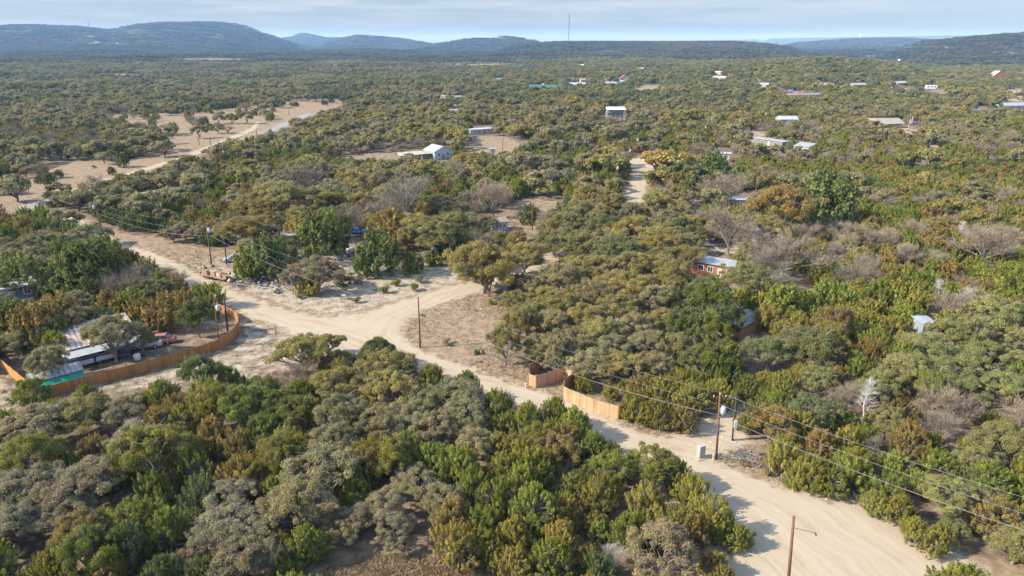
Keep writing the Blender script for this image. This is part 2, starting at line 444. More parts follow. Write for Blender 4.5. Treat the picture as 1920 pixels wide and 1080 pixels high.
FAR_CLEAR = [  # ellipses in pixels (u, v, half width, half height, bare, dry)
    (108, 174, 50, 4, .45, 1), (385, 113, 110, 5, .2, 1), (215, 142, 55, 4, .3, 1), (27, 199, 25, 4, .3, 1), (35, 173, 20, 6, .5, 1), (895, 122, 80, 6, .25, 1), (815, 150, 14, 2, .3, 1),
    (1158, 110, 14, 4, .7, 1), (1215, 170, 36, 12, .55, 1), (960, 204, 88, 6, .6, 1), (1415, 252, 26, 8, .6, 1), (1680, 244, 46, 9, .75, 1), (1902, 178, 19, 18, .9, 1), (1810, 188, 40, 5, .6, 1),
    (1630, 107, 24, 4, .4, 1), (1760, 90, 95, 2.2, .3, 1), (1880, 99, 40, 2.2, .3, 1), (920, 70, 26, 4, .5, 1), (1400, 150, 40, 2.5, .4, 1), (1435, 164, 26, 2, .4, 1), (1210, 190, 70, 3, .4, 1), (835, 195, 60, 4, .6, 1), (760, 190, 20, 4, .5, 1),
    (440, 140, 30, 2, .2, 1), (500, 152, 50, 3, .1, 1), (700, 170, 40, 2, .1, 1), (1550, 178, 30, 3, .4, 1), (640, 130, 90, 2.5, .2, 1), (545, 165, 20, 2, .2, 1),
]
_r3 = random.Random(21)
for _ in range(85):
    v_ = _r3.uniform(108, 310); w_ = _r3.uniform(7, 26) * (.6 + v_ / 260)
    FAR_CLEAR.append((_r3.uniform(-60, 1980), v_, w_, w_ * (v_ - 70) / 1300 * _r3.uniform(.5, 1.1) + 1.2, _r3.uniform(.05, .5), 1))
WP = {k: world_poly(v[0]) for k, v in CLEAR.items()}
ROAD_W = [at(u, v)[:2] for u, v in ROAD_PX]
DRIVE_W, ROAD2_W, TRACK_W = world_poly(DRIVE_PX), world_poly(ROAD2_PX), world_poly(TRACK_PX)
PAVED_W, PAVED2_W = world_poly(PAVED_PX), world_poly(PAVED2_PX)

# ------------------------------------------------------------------ ground sheet
def az_steps():
    a = list(np.radians(np.arange(-42, 42.001, 0.16)))
    b = list(np.radians(np.arange(43, 317.9, 5.0)))
    return np.array(a + b)
AZ = az_steps()
RR = np.concatenate([[4, 12, 22], np.geomspace(32, 300, 240), np.geomspace(304, 2000, 150), np.geomspace(2030, 26000, 210)])
A2, R2 = np.meshgrid(AZ, RR)
GX, GY = R2 * np.sin(A2), R2 * np.cos(A2)
GZ = tz(GX, GY)
na, nr = len(AZ), len(RR)
bare = np.zeros_like(GX); dry = np.zeros_like(GX) + 0.38
near = (R2 < 640) & (GY > 20)
nx_, ny_ = GX[near], GY[near]
bb, dd = np.zeros_like(nx_), np.zeros_like(nx_) + 0.38
for k, (px, b_, d_) in CLEAR.items():
    s = sdf(nx_, ny_, WP[k])
    soft = 2.0 if k not in ('field',) else 8.0
    w = np.clip(0.5 + s / soft / 2, 0, 1)
    bb = np.maximum(bb, w * b_); dd = np.maximum(dd, w * d_)
for P_, wd in ((ROAD_W, 5.0), (DRIVE_W, 4.0), (ROAD2_W, 4.0), (TRACK_W, 5.0), (PAVED_W, 4.0), (PAVED2_W, 4.0)):
    s = sdf(nx_, ny_, P_)
    dd = np.maximum(dd, np.clip(1 + s / wd, 0, 1)); bb = np.maximum(bb, np.clip(1 + s / (wd * 0.6), 0, 1) * 0.62)
bare[near], dry[near] = bb, dd
far = R2 > 380
dep = GY * CP + (CAM_H - GZ) * SP
dep_s = np.where(dep > 1, dep, 1)
PU = 960 + F_PX * GX / dep_s; PV = 540 - F_PX * (GY * SP - (CAM_H - GZ) * CP) / dep_s
okf = far & (dep > 1)
for u, v, w_, h_, b_, d_ in FAR_CLEAR:
    q = np.clip(1.6 - 1.2 * np.hypot((PU - u) / w_, (PV - v) / h_), 0, 1) * okf
    bare = np.maximum(bare, q * b_); dry = np.maximum(dry, q * d_)
# sandy tracks climbing the hills
for pts in ([(140, 77), (158, 70), (182, 66)], [(211, 60), (214, 70), (219, 82)], [(52, 80), (58, 72)], [(166, 80), (184, 79)], [(1250, 60), (1252, 60)]):
    for (ua, va), (ub, vb) in zip(pts[:-1], pts[1:]):
        for t in np.linspace(0, 1, 10):
            q = np.clip(1.6 - np.hypot((PU - ua - (ub - ua) * t) / 2.2, (PV - va - (vb - va) * t) / 1.2), 0, 1) * okf
            bare = np.maximum(bare, q * 0.95)
canopy = np.clip((R2 - 1200) / 900, 0, 0.9) * np.clip(1 - 1.3 * np.maximum(bare, dry - 0.42), 0, 1)
dry = np.where(R2 > 640, np.maximum(dry, 0.42), dry)
idx = np.arange(na * nr).reshape(nr, na)
nxt = np.roll(idx, -1, axis=1)
quads = np.stack([idx[:-1], nxt[:-1], nxt[1:], idx[1:]], -1).reshape(-1, 4)
quads = quads[:, ::-1]
Vg = np.stack([GX, GY, GZ], -1).reshape(-1, 3)
g_me = np_mesh('ground', Vg, quads, ground_mat(), [('bare', 'FLOAT', 'POINT', bare.ravel()), ('dry', 'FLOAT', 'POINT', dry.ravel()), ('canopy', 'FLOAT', 'POINT', canopy.ravel())], smooth=True)
ground = tag(link_mesh('ground', g_me, None), kind='structure')

# ------------------------------------------------------------------ roads: sheets just above the ground with ragged edges
def sheet(name, polys, mat, cell, lines, lift, pad=1.6):
    xs = [p[0] for P in polys for p in P]; ys = [p[1] for P in polys for p in P]
    gx = np.arange(min(xs) - 3, max(xs) + 3, cell); gy = np.arange(min(ys) - 3, max(ys) + 3, cell)
    X, Y = np.meshgrid(gx, gy)
    s = np.full(X.shape, -1e9)
    for P in polys: s = np.maximum(s, sdf(X, Y, P))
    keep = s > -pad
    k4 = keep[:-1, :-1] & keep[:-1, 1:] & keep[1:, :-1] & keep[1:, 1:]
    id_ = np.arange(X.size).reshape(X.shape)
    q = np.stack([id_[:-1, :-1][k4], id_[:-1, 1:][k4], id_[1:, 1:][k4], id_[1:, :-1][k4]], -1)
    used = np.unique(q); re = np.zeros(X.size, int); re[used] = np.arange(len(used))
    x, y, sd = X.ravel()[used], Y.ravel()[used], s.ravel()[used]
    best = np.full(x.shape, 1e9); al = np.zeros_like(x); ac = np.zeros_like(x)
    for ln in lines:
        d, sl_, sg = segdist(x, y, ln, False)
        m = d < best
        best = np.where(m, d, best); al = np.where(m, sl_, al); ac = np.where(m, d * sg, ac)
    b_, d_ = np.full(x.shape, 0.6), np.full(x.shape, 1.0)
    b_ = np.clip(1 + sd / 3.0, 0, 1) * 0.62
    me = np_mesh(name, np.stack([x, y, tz(x, y) + lift], -1), re[q], mat, [('edge', 'FLOAT', 'POINT', sd), ('along', 'FLOAT', 'POINT', al), ('across', 'FLOAT', 'POINT', ac),
                 ('bare', 'FLOAT', 'POINT', b_), ('dry', 'FLOAT', 'POINT', d_), ('canopy', 'FLOAT', 'POINT', np.zeros_like(x))], smooth=True)
    return tag(link_mesh(name, me, None), kind='structure')
RM = road_mat()
wl = lambda px: [at(u, v)[:2] for u, v in px]
sheet('gravel_road', [ROAD_W, DRIVE_W], RM, 0.55, [wl(ROAD_C), wl(BRANCH_C)], 0.03)
sheet('side_road', [ROAD2_W], RM, 0.8, [wl([(1190, 380), (1205, 320), (1240, 290)])], 0.05)
sheet('dirt_track', [TRACK_W], RM, 1.2, [wl([(30, 392), (185, 343), (333, 300), (484, 230)])], 0.06, 1.0)
PV_M = M((0.36, 0.36, 0.36), 0.9, 0.12, 0.4, name='worn_asphalt')
sheet('paved_road', [PAVED_W, PAVED2_W], PV_M, 1.0, [wl([(50, 392), (90, 378)]), wl([(390, 276), (580, 214)])], 0.09, 0.0)

# ------------------------------------------------------------------ tree shapes
def quad_leaves(C, Nn, size, asp, up=None, rnd=rng):
    """one small quad per centre, facing Nn"""
    n = len(C)
    Nn = Nn / (np.linalg.norm(Nn, axis=1, keepdims=True) + 1e-9)
    a = rnd.normal(size=(n, 3)) if up is None else up + 0.35 * rnd.normal(size=(n, 3))
    T = a - (a * Nn).sum(1, keepdims=True) * Nn
    T /= np.linalg.norm(T, axis=1, keepdims=True) + 1e-9
    B = np.cross(Nn, T)
    s = (size * rnd.uniform(0.6, 1.35, n))[:, None]
    T, B = T * s * asp, B * s
    j = lambda: rnd.uniform(0.65, 1.25, (n, 1))
    V = np.stack([C - T * j() - 0.25 * B, C + B * j() * 0.8, C + T * j() + 0.2 * B, C - B * j() * 0.8], 1).reshape(-1, 3)
    return V, np.arange(4 * n).reshape(n, 4)
def unit(n, rnd): 
    d = rnd.normal(size=(n, 3)); return d / np.linalg.norm(d, axis=1, keepdims=True)
def oak_crown(seed, n_leaf, leaf, n_puff=36, sparse=1.0, limbs=None):
    """broad dome of rounded leaf puffs, unit width 2 (radius 1), trunk base at z=0, top near 1.5"""
    rnd = np.random.default_rng(seed)
    lob = rnd.uniform(0, 6.283, 3)
    P, Rp = [], []
    hubs = [h for h in unit(60, rnd) if h[2] > -.15][:max(5, n_puff // 6)]
    while len(P) < n_puff:
        d = hubs[rnd.integers(len(hubs))] + .30 * rnd.normal(size=3) if rnd.random() < .8 else unit(1, rnd)[0]
        d = d / np.linalg.norm(d)
        if d[2] < -0.24: continue
        az = math.atan2(d[1], d[0])
        k = 1 + 0.17 * math.sin(2 * az + lob[0]) + 0.12 * math.sin(3 * az + lob[1]) + 0.08 * math.sin(5 * az + lob[2])
        q = rnd.uniform(0.50, 0.92) * k
        p = np.array([d[0] * q, d[1] * q, 0.82 + d[2] * 0.56 * rnd.uniform(0.75, 1.15)])
        P.append(p); Rp.append(rnd.uniform(0.55, 1.3) * 1.30 / math.sqrt(n_puff))
    P, Rp = np.array(P), np.array(Rp)
    cen = np.array([0, 0, 0.75])
    w = Rp ** 2; cnt = (n_leaf * w / w.sum()).astype(int) + 1
    C, Nn, var, tip = [], [], [], []
    for p, r, c in zip(P, Rp, cnt):
        d = unit(c * 2, rnd)
        o = (p - cen) / np.linalg.norm(p - cen)
        ok = (d @ o + 0.9 * d[:, 2] > -0.55)
        d = d[ok][:c]
        # lumps on the lump
        sub = unit(7, rnd)
        lump = 1 + 0.35 * np.exp(-8 * (1 - (d @ sub.T).max(1)))
        rad = r * (rnd.uniform(0.5, 1.0, len(d)) + (rnd.random(len(d)) < .12) * rnd.uniform(0, .45, len(d))) * lump
        C.append(p + d * rad[:, None] * np.array([1, 1, 0.82])); Nn.append(d * 0.8 + 0.6 * rnd.normal(size=d.shape) + np.array([0, 0, .15]))
        pv = rnd.normal(0.5, 0.1)
        var.append(np.clip(pv + rnd.normal(0, 0.13, len(d)), 0, 1)); tip.append(np.clip(rnd.normal(0.35, 0.3) + rnd.normal(0, .25, len(d)), 0, 1))
    C, Nn = np.concatenate(C), np.concatenate(Nn)
    V, Fq = quad_leaves(C, Nn, leaf, 1.25, rnd=rnd)
    return V, Fq, np.concatenate(var), np.concatenate(tip), P, Rp
def oak_trunk(seed, P, sides=6, thick=1.0, n_limb=12):
    rnd = random.Random(seed)
    m = MB()
    lean = Vector((rnd.uniform(-.08, .08), rnd.uniform(-.08, .08), 0))
    f = Vector((0, 0, 0.22)) + lean
    m.tube([(0, 0, -0.06), Vector((0, 0, 0.08)) + lean * .3, f], [0.062 * thick, 0.05 * thick, 0.046 * thick], sides + 1)
    ids = list(range(len(P))); rnd.shuffle(ids)
    fork = []
    for i in ids[:n_limb]:
        p = Vector(P[i]) * 0.98; p.z -= 0.04
        h = Vector((p.x * 0.42 + rnd.uniform(-.07, .07), p.y * 0.42 + rnd.uniform(-.07, .07), 0.22 + (p.z - 0.22) * rnd.uniform(0.42, 0.6)))
        h2 = h.lerp(p, 0.5) + Vector((rnd.uniform(-.05, .05), rnd.uniform(-.05, .05), rnd.uniform(-.03, .06)))
        m.tube([f - Vector((0, 0, .05)), f.lerp(h, .5) + Vector((0, 0, rnd.uniform(-.05, .03))), h, h2, p], [0.036 * thick, 0.028 * thick, 0.02 * thick, 0.013 * thick, 0.006 * thick], sides)
        for _ in range(2):
            e = p + Vector((rnd.uniform(-.2, .2), rnd.uniform(-.2, .2), rnd.uniform(-.05, .18)))
            m.tube([h2, h2.lerp(e, .55) + Vector((0, 0, .03)), e], [0.011 * thick, 0.008 * thick, 0.004 * thick], 4, cap=False)
    for p in P:
        p = Vector(p)
        for _ in range(3):
            e = p + Vector((rnd.gauss(0, .12), rnd.gauss(0, .12), rnd.gauss(.07, .1)))
            m.tube([p - (p - f) * .12, (p + e) / 2 + Vector((0, 0, .02)), e], [.008 * thick, .006 * thick, .003], 3, .9, cap=False)
    return m
def juniper_crown(seed, n_leaf, leaf, n_tuft=46, spire=1.0):
    """rounded cone of upright tufts, radius 1, foliage almost to the ground, height about 2.3"""
    rnd = np.random.default_rng(seed)
    H = 2.0
    lean = rnd.uniform(-.12, .12, 2)
    lob = rnd.uniform(0, 6.283, 2)
    heads = [(0.0, 0.0, 1.0)] + [(rnd.uniform(-.45, .45), rnd.uniform(-.45, .45), rnd.uniform(.7, .95)) for _ in range(rnd.integers(1, 4))]
    C, Nn, var, tip = [], [], [], []
    per = max(4, n_leaf // n_tuft)
    T = []
    for i in range(n_tuft):
        hx, hy, hh = heads[i % len(heads)] if i % 2 else heads[0]
        z = rnd.uniform(0.10, 1.0) ** 0.85
        prof = (1 - z ** 2.8) ** 0.6 * (0.70 + 0.45 * min(z * 2.6, 1))
        az = rnd.uniform(0, 6.283)
        k = 1 + 0.2 * math.sin(2 * az + lob[0]) + 0.14 * math.sin(3 * az + lob[1])
        q = 0.8 * prof * k * rnd.uniform(0.72, 1.05)
        p = np.array([hx * (1 - .3 * z) + math.cos(az) * q * (1 if i % 2 == 0 else .75), hy * (1 - .3 * z) + math.sin(az) * q * (1 if i % 2 == 0 else .75), z * H * hh * 0.92])
        p[:2] += lean * z
        kk = math.sqrt(60 / n_tuft); th = rnd.uniform(0.26, 0.52) * (0.8 + .4 * z) * spire * kk; tr = rnd.uniform(0.11, 0.22) * kk
        T.append(p)
        t = rnd.uniform(-0.6, 1, per) ; ang = rnd.uniform(0, 6.283, per)
        rr = tr * np.clip(1 - np.abs(t) ** 1.6, 0.03, 1) ** 0.7 * (rnd.uniform(0.35, 1.05, per) + (rnd.random(per) < .15) * rnd.uniform(0, .6, per))
        out_ = np.array([math.cos(az), math.sin(az), 0.0]) * rnd.uniform(.1, .42)
        c = p + np.stack([np.cos(ang) * rr, np.sin(ang) * rr, t * th], 1) + out_ * (t * th)[:, None]
        nn = np.stack([np.cos(ang), np.sin(ang), 0.35 + 0.5 * t], 1) + out_ + 0.6 * rnd.normal(size=(per, 3))
        C.append(c); Nn.append(nn)
        pv = rnd.normal(.5, .17)
        var.append(np.clip(pv + rnd.normal(0, .13, per), 0, 1)); tip.append(np.clip(rnd.normal(.3, .35) + .35 * t + rnd.normal(0, .15, per), 0, 1))
    C, Nn = np.concatenate(C), np.concatenate(Nn)
    V, Fq = quad_leaves(C, Nn, leaf, 1.45, up=np.array([0, 0, 1.0]), rnd=rnd)
    return V, Fq, np.concatenate(var), np.concatenate(tip), np.array(T), lean
def juniper_trunk(seed, T, lean):
    rnd = random.Random(seed)
    m = MB()
    m.tube([(0, 0, -.06), (lean[0] * .3, lean[1] * .3, .6), (lean[0], lean[1], 1.75)], [.075, .06, .015], 6)
    for i in rnd.sample(range(len(T)), min(16, len(T))):
        p = Vector(T[i]); z0 = max(.08, p.z * rnd.uniform(.35, .6))
        s = Vector((lean[0] * z0 / 2, lean[1] * z0 / 2, z0))
        m.tube([s, s.lerp(p, .55) - Vector((0, 0, .05)), p + Vector((0, 0, .1))], [.03, .02, .008], 5, cap=False)
    for p in T:
        p = Vector(p); e = Vector((p.x * 1.04 + rnd.gauss(0, .06), p.y * 1.04 + rnd.gauss(0, .06), p.z - rnd.uniform(.0, .2)))
        m.tube([Vector((p.x * .45, p.y * .45, p.z * .8)), (p + e) / 2 * .95, e], [.014, .01, .004], 3, .95, cap=False)
    return m
def bare_crown(seed, n_twig, wid, n_limb=13):
    """leafless crown of fine grey twigs (radius 1, height about 1.7) and its limbs"""
    rnd = np.random.default_rng(seed); rr = random.Random(seed)
    m = MB()
    m.tube([(0, 0, -.06), (rr.uniform(-.03, .03), 0, .18), (rr.uniform(-.06, .06), rr.uniform(-.06, .06), .34)], [.045, .036, .03], 7)
    tips = []
    for i in range(n_limb):
        a = 6.283 * i / n_limb + rr.uniform(-.3, .3); el = rr.uniform(.25, 1.35)
        d = Vector((math.cos(a) * math.cos(el), math.sin(a) * math.cos(el), math.sin(el)))
        p0 = Vector((0, 0, rr.uniform(.2, .34))); ln = rr.uniform(.75, 1.1)
        p1 = p0 + d * ln * .4 + Vector((0, 0, .05)); p2 = p0 + d * ln * .75 + Vector((rr.uniform(-.1, .1), rr.uniform(-.1, .1), .1))
        p3 = p0 + d * ln + Vector((rr.uniform(-.12, .12), rr.uniform(-.12, .12), .1))
        m.tube([p0, p1, p2, p3], [.028, .018, .010, .004], 5, cap=False)
        for _ in range(9):
            t = rr.uniform(.3, 1); s = p1.lerp(p3, t)
            e = s + d * rr.uniform(.1, .3) + Vector((rr.uniform(-.32, .32), rr.uniform(-.32, .32), rr.uniform(-.06, .26)))
            m.tube([s, s.lerp(e, .5) + Vector((0, 0, .03)), e], [.007, .005, .002], 4, cap=False)
            tips += [(s.lerp(e, k), (e - s).normalized() + d * .4) for k in (.4, .7, 1.0)]
    k = rnd.integers(0, len(tips), n_twig)
    base = np.array([t[0][:] for t in tips])[k] + rnd.normal(0, .07, (n_twig, 3)); dr = np.array([t[1][:] for t in tips])[k] + .55 * rnd.normal(size=(n_twig, 3)) + np.array([0, 0, .25])
    dr /= np.linalg.norm(dr, axis=1, keepdims=True)
    ln = rnd.uniform(.06, .15, n_twig)[:, None]
    sd = np.cross(dr, rnd.normal(size=(n_twig, 3))); sd /= np.linalg.norm(sd, axis=1, keepdims=True)
    w_ = wid * rnd.uniform(.6, 1.3, n_twig)[:, None]
    V = np.stack([base - sd * w_, base + sd * w_, base + dr * ln + sd * w_ * .3, base + dr * ln - sd * w_ * .3], 1).reshape(-1, 3)
    return V, np.arange(4 * n_twig).reshape(-1, 4), np.clip(rnd.normal(.5, .18, n_twig), 0, 1), np.clip(rnd.normal(.3, .3, n_twig), 0, 1), m
def crown_mesh(name, V, Fq, var, tip, mat):
    return np_mesh(name, V, Fq, mat, [('var', 'FLOAT', 'FACE', var), ('tip', 'FLOAT', 'FACE', tip)])
def mb_mesh(name, m, mat):
    me = bpy.data.meshes.new(name); me.from_pydata(m.v, [], m.f)
    me.polygons.foreach_set('use_smooth', [True] * len(me.polygons))
    a = me.attributes.new('val', 'FLOAT', 'FACE'); a.data.foreach_set('value', m.val)
    me.materials.append(mat); return me
OAKS, JUNS, BARES = [], [], []     # (crown mesh, trunk mesh)
for i in range(9):
    sp = i >= 7
    V, Fq, va, ti, P, Rp = oak_crown(100 + i, 12000 if sp else 30000, 0.0165, 60 if sp else 110)
    OAKS.append((crown_mesh('oak_crown', V, Fq, va, ti, LEAF_OAK), mb_mesh('oak_trunk', oak_trunk(i, P, 6, 1.0, 18 if sp else 12), BARK)))
for i in range(9):
    V, Fq, va, ti, T, lean = juniper_crown(200 + i, 30000, 0.0175, 280 if i < 6 else 190, 1.0 if i < 6 else 1.25)
    JUNS.append((crown_mesh('juniper_crown', V, Fq, va, ti, LEAF_JUN), mb_mesh('juniper_trunk', juniper_trunk(i, T, lean), BARK)))
for i in range(5):
    V, Fq, va, ti, m = bare_crown(300 + i, 6000, 0.0046)
    BARES.append((crown_mesh('bare_crown', V, Fq, va, ti, TWIG), mb_mesh('bare_trunk', m, BARK_PALE)))

# colours of foliage (tint, tips)
TINT = {
    ('O', 'sage'): ((.172, .158, .078), (.235, .198, .095)), ('O', 'grey'): ((.172, .152, .088), (.240, .192, .108)), ('O', 'olive'): ((.190, .168, .058), (.245, .198, .062)),
    ('O', 'golden'): ((.215, .165, .058), (.275, .19, .058)), ('O', 'green'): ((.118, .126, .052), (.160, .155, .058)), ('O', 'pale'): ((.178, .178, .066), (.225, .212, .078)),
    ('J', 'green'): ((.090, .106, .026), (.158, .162, .030)), ('J', 'dark'): ((.066, .080, .028), (.102, .112, .032)), ('J', 'olive'): ((.122, .116, .030), (.188, .165, .034)),
    ('J', 'rusty'): ((.138, .108, .040), (.192, .134, .040)), ('J', 'golden'): ((.132, .115, .034), (.205, .155, .038)),
    ('B', 'grey'): ((.205, .165, .122), (.26, .212, .158)), ('B', 'brown'): ((.165, .125, .085), (.215, .16, .105)), ('B', 'white'): ((.33, .30, .26), (.42, .38, .33)),
}
def tint_of(kind, t, rr):
    a, b = TINT[(kind, t)]
    k = rr.uniform(.86, 1.14) * {'O': 1.58, 'J': 1.8, 'B': 1.25}[kind]; h = rr.uniform(-.06, .06)
    f = lambda c: (c[0] * k * (1 + h), c[1] * k, c[2] * k * (1 - h))
    return f(a), f(b)

# ------------------------------------------------------------------ where the trees stand
# hand-placed crowns: (u, v of the crown's centre, width in px, kind, colour)
HAND = []
def H(s, kind):
    for q in s.split(';'):
        q = q.split()
        if q: HAND.append((float(q[0]), float(q[1]), float(q[2]), kind, q[3]))
H("65 800 130 grey;150 778 115 olive;225 778 100 grey;250 825 110 grey;60 920 140 grey;160 915 140 grey;30 985 125 grey;115 965 120 grey;430 935 110 grey;440 985 130 grey;460 1045 140 grey;335 1065 95 grey;395 1010 100 grey;"
  "600 888 145 sage;565 950 150 sage;508 965 100 grey;780 905 105 sage;720 950 100 grey;832 945 105 sage;675 970 85 grey;740 995 80 grey;640 1000 80 sage;"
  "570 662 110 olive;635 675 65 green;640 718 115 olive;722 692 115 olive;760 705 60 grey;735 740 120 olive;640 778 115 sage;705 792 110 sage;618 832 110 sage;765 790 100 sage;795 757 100 sage;860 742 110 sage;872 785 110 sage;820 805 100 grey;890 832 95 sage;1240 1042 160 grey;"
  "990 592 90 olive;1050 572 90 olive;1110 552 90 sage;1172 540 100 olive;1232 560 90 sage;1012 648 80 olive;1070 640 90 sage;1130 622 90 olive;1190 612 90 sage;1250 602 80 olive;1100 684 90 sage;1160 684 90 olive;1222 682 80 sage;1150 652 85 sage;1262 650 80 olive;1052 522 90 sage;1110 500 90 olive;1190 500 100 olive;1252 512 85 olive;1022 556 80 olive;1040 606 85 sage;1095 596 85 olive;1160 576 90 olive;1215 640 85 sage;1040 680 60 sage;"
  "905 497 150 olive;985 482 90 olive;1040 452 85 green;1090 458 95 olive;1150 468 100 green;1192 432 105 olive;1240 452 95 olive;1130 428 90 green;1062 420 80 olive;1285 480 80 olive;1280 430 80 green;1400 522 95 pale;1470 392 130 golden;1440 420 70 olive;"
  "1440 662 105 green;1520 655 120 green;1525 768 105 green;1700 690 105 pale;1755 655 100 pale;1810 625 105 pale;1865 595 110 pale;1910 640 100 pale;1850 670 105 pale;1790 700 100 pale;1880 725 100 pale;1735 715 80 olive;1720 642 66 pale;1760 640 66 pale;1700 655 60 olive;1820 735 80 pale;1700 640 60 olive;1885 825 110 pale;1840 860 80 pale;1790 990 60 green;"
  "290 545 85 green;35 640 80 sage;530 372 120 olive;585 378 90 olive;475 385 90 olive;500 402 80 olive;560 405 75 olive;590 398 60 olive;450 432 100 olive;345 432 48 grey;322 440 40 grey;372 438 45 grey;810 440 110 olive;770 425 90 olive;850 420 80 olive;590 512 100 grey;"
  "1262 305 90 olive;1230 300 60 golden;1290 330 90 green;1245 335 70 olive;105 455 70 sage;70 455 70 sage;165 440 70 sage;1010 340 60 sage;1025 355 40 olive;1130 310 70 olive;1150 290 60 olive", 'O')
H("285 850 130 olive;340 845 80 olive;322 872 62 rusty;282 915 75 green;378 925 85 dark;370 885 75 dark;245 975 100 green;195 985 80 olive;150 1005 110 rusty;170 1042 120 green;235 1025 100 dark;60 862 115 olive;112 870 65 green;20 865 60 olive;"
  "375 700 85 dark;395 755 100 olive;455 762 95 green;340 788 70 olive;295 792 70 rusty;262 835 80 green;440 835 75 rusty;400 812 75 rusty;465 885 90 golden;300 1075 90 dark;200 1075 90 rusty;100 1060 90 olive;380 1075 70 dark;"
  "522 862 95 olive;490 842 60 dark;570 1018 85 green;682 868 90 rusty;668 915 55 green;738 855 100 olive;812 862 75 green;858 868 80 green;890 905 70 green;852 972 90 rusty;932 930 85 green;902 985 80 green;862 1020 90 golden;905 1020 80 olive;640 912 40 olive;"
  "1005 872 90 green;985 850 80 olive;1045 855 90 rusty;1112 832 65 green;1150 882 95 green;1222 872 95 olive;1270 888 72 green;1302 922 70 olive;1212 942 80 olive;1122 922 80 olive;1080 908 70 green;982 905 90 green;1000 955 100 green;1062 962 80 golden;1050 1005 80 golden;1112 978 50 golden;1032 1045 90 green;965 1000 80 olive;965 1050 80 golden;1122 992 52 green;1182 992 80 green;1215 1000 62 olive;1262 982 80 olive;1302 992 80 rusty;1332 962 80 olive;1352 992 52 green;1385 1002 58 green;1340 1058 60 golden;1352 1082 62 rusty;1120 1060 70 dark;"
  "710 662 72 dark;872 722 62 dark;832 728 50 dark;932 762 62 green;948 795 62 green;520 762 82 green;495 802 72 green;560 772 80 olive;540 832 80 olive;582 792 52 rusty;690 852 80 olive;760 842 80 green;562 848 62 olive;500 735 70 dark;"
  "990 782 72 green;1040 772 62 green;1080 792 72 green;1110 832 60 dark;1140 846 50 dark;1002 832 90 olive;1062 822 70 rusty;935 835 60 golden;945 875 70 olive;"
  "1092 712 38 olive;1104 722 26 olive;1146 732 36 olive;1188 758 60 olive;1232 772 62 olive;1282 778 62 rusty;1302 742 70 olive;1242 728 70 olive;1205 722 55 rusty;1342 692 60 green;1362 662 60 green;1330 562 100 green;1290 612 80 dark;1362 602 85 dark;1322 672 80 green;1372 690 60 dark;1330 620 80 green;1345 735 60 olive;1310 560 50 green;"
  "1450 790 85 rusty;1440 590 55 golden;1560 372 95 dark;1545 350 70 dark;1500 800 60 olive;1472 850 70 olive;1520 880 70 olive;1560 900 60 green;1470 720 60 olive;1400 720 50 green;1400 790 40 olive;1640 940 50 olive;1690 950 60 olive;1660 910 60 green;1720 990 60 olive;1760 1010 60 olive;1420 760 40 olive;1610 860 60 olive;1590 820 60 olive;"
  "165 495 110 dark;125 500 70 green;205 505 70 dark;190 472 80 rusty;230 485 55 rusty;40 512 82 dark;100 522 62 dark;60 612 90 rusty;112 592 85 rusty;100 625 70 dark;312 582 72 rusty;345 570 60 rusty;368 592 85 dark;395 552 50 green;102 650 62 green;20 590 70 dark;"
  "500 478 90 dark;468 492 60 green;602 437 95 dark;570 425 60 rusty;710 472 88 dark;685 490 50 green;772 492 42 green;735 420 70 rusty;850 452 50 dark;870 455 40 green;830 470 36 dark;640 522 30 green;575 528 50 olive;810 485 28 green;1400 410 30 dark;1060 385 30 dark;990 400 36 dark;"
  "1340 310 60 dark;1270 340 50 rusty;620 420 60 green;1590 620 60 olive;1640 640 60 green;1560 640 70 olive;1560 610 80 rusty;1470 560 70 green", 'J')
H("560 702 72 grey;230 535 85 grey;250 520 70 grey;292 515 62 brown;325 522 50 grey;1370 432 115 grey;1472 470 125 grey;1440 500 90 grey;1150 1045 62 white;1300 1012 52 white;1335 1075 50 white;568 330 85 grey;760 372 115 grey;925 372 90 grey;735 395 80 grey;1600 515 70 grey;1625 505 60 grey;1370 355 80 grey;1340 350 70 grey;1850 460 90 grey;1880 440 70 grey;1820 560 60 white;1780 570 60 grey;1320 285 60 brown;900 455 60 brown;660 410 70 grey;1510 430 60 grey", 'B')

ROADS_W = [ROAD_W, DRIVE_W, ROAD2_W]
OPEN = ['corner', 'dump', 'verge', 'verge_drive', 'lot', 'compound', 'right_verge', 'glade', 'inner_drive', 'far_yard', 'yard_bright', 'bright2', 'trailer_yard', 'red_yard', 'bright3', 'field', 'glade_r', 'stand', 'junk_under', 'glade_edge']
# photo rectangles that nothing may stand in front of: (u0, u1, v of the base, thing height px)
KEEP = []
def keep(u, vb, w, below=10, above=3): KEEP.append((u - w / 2, u + w / 2, vb - above, vb + below))

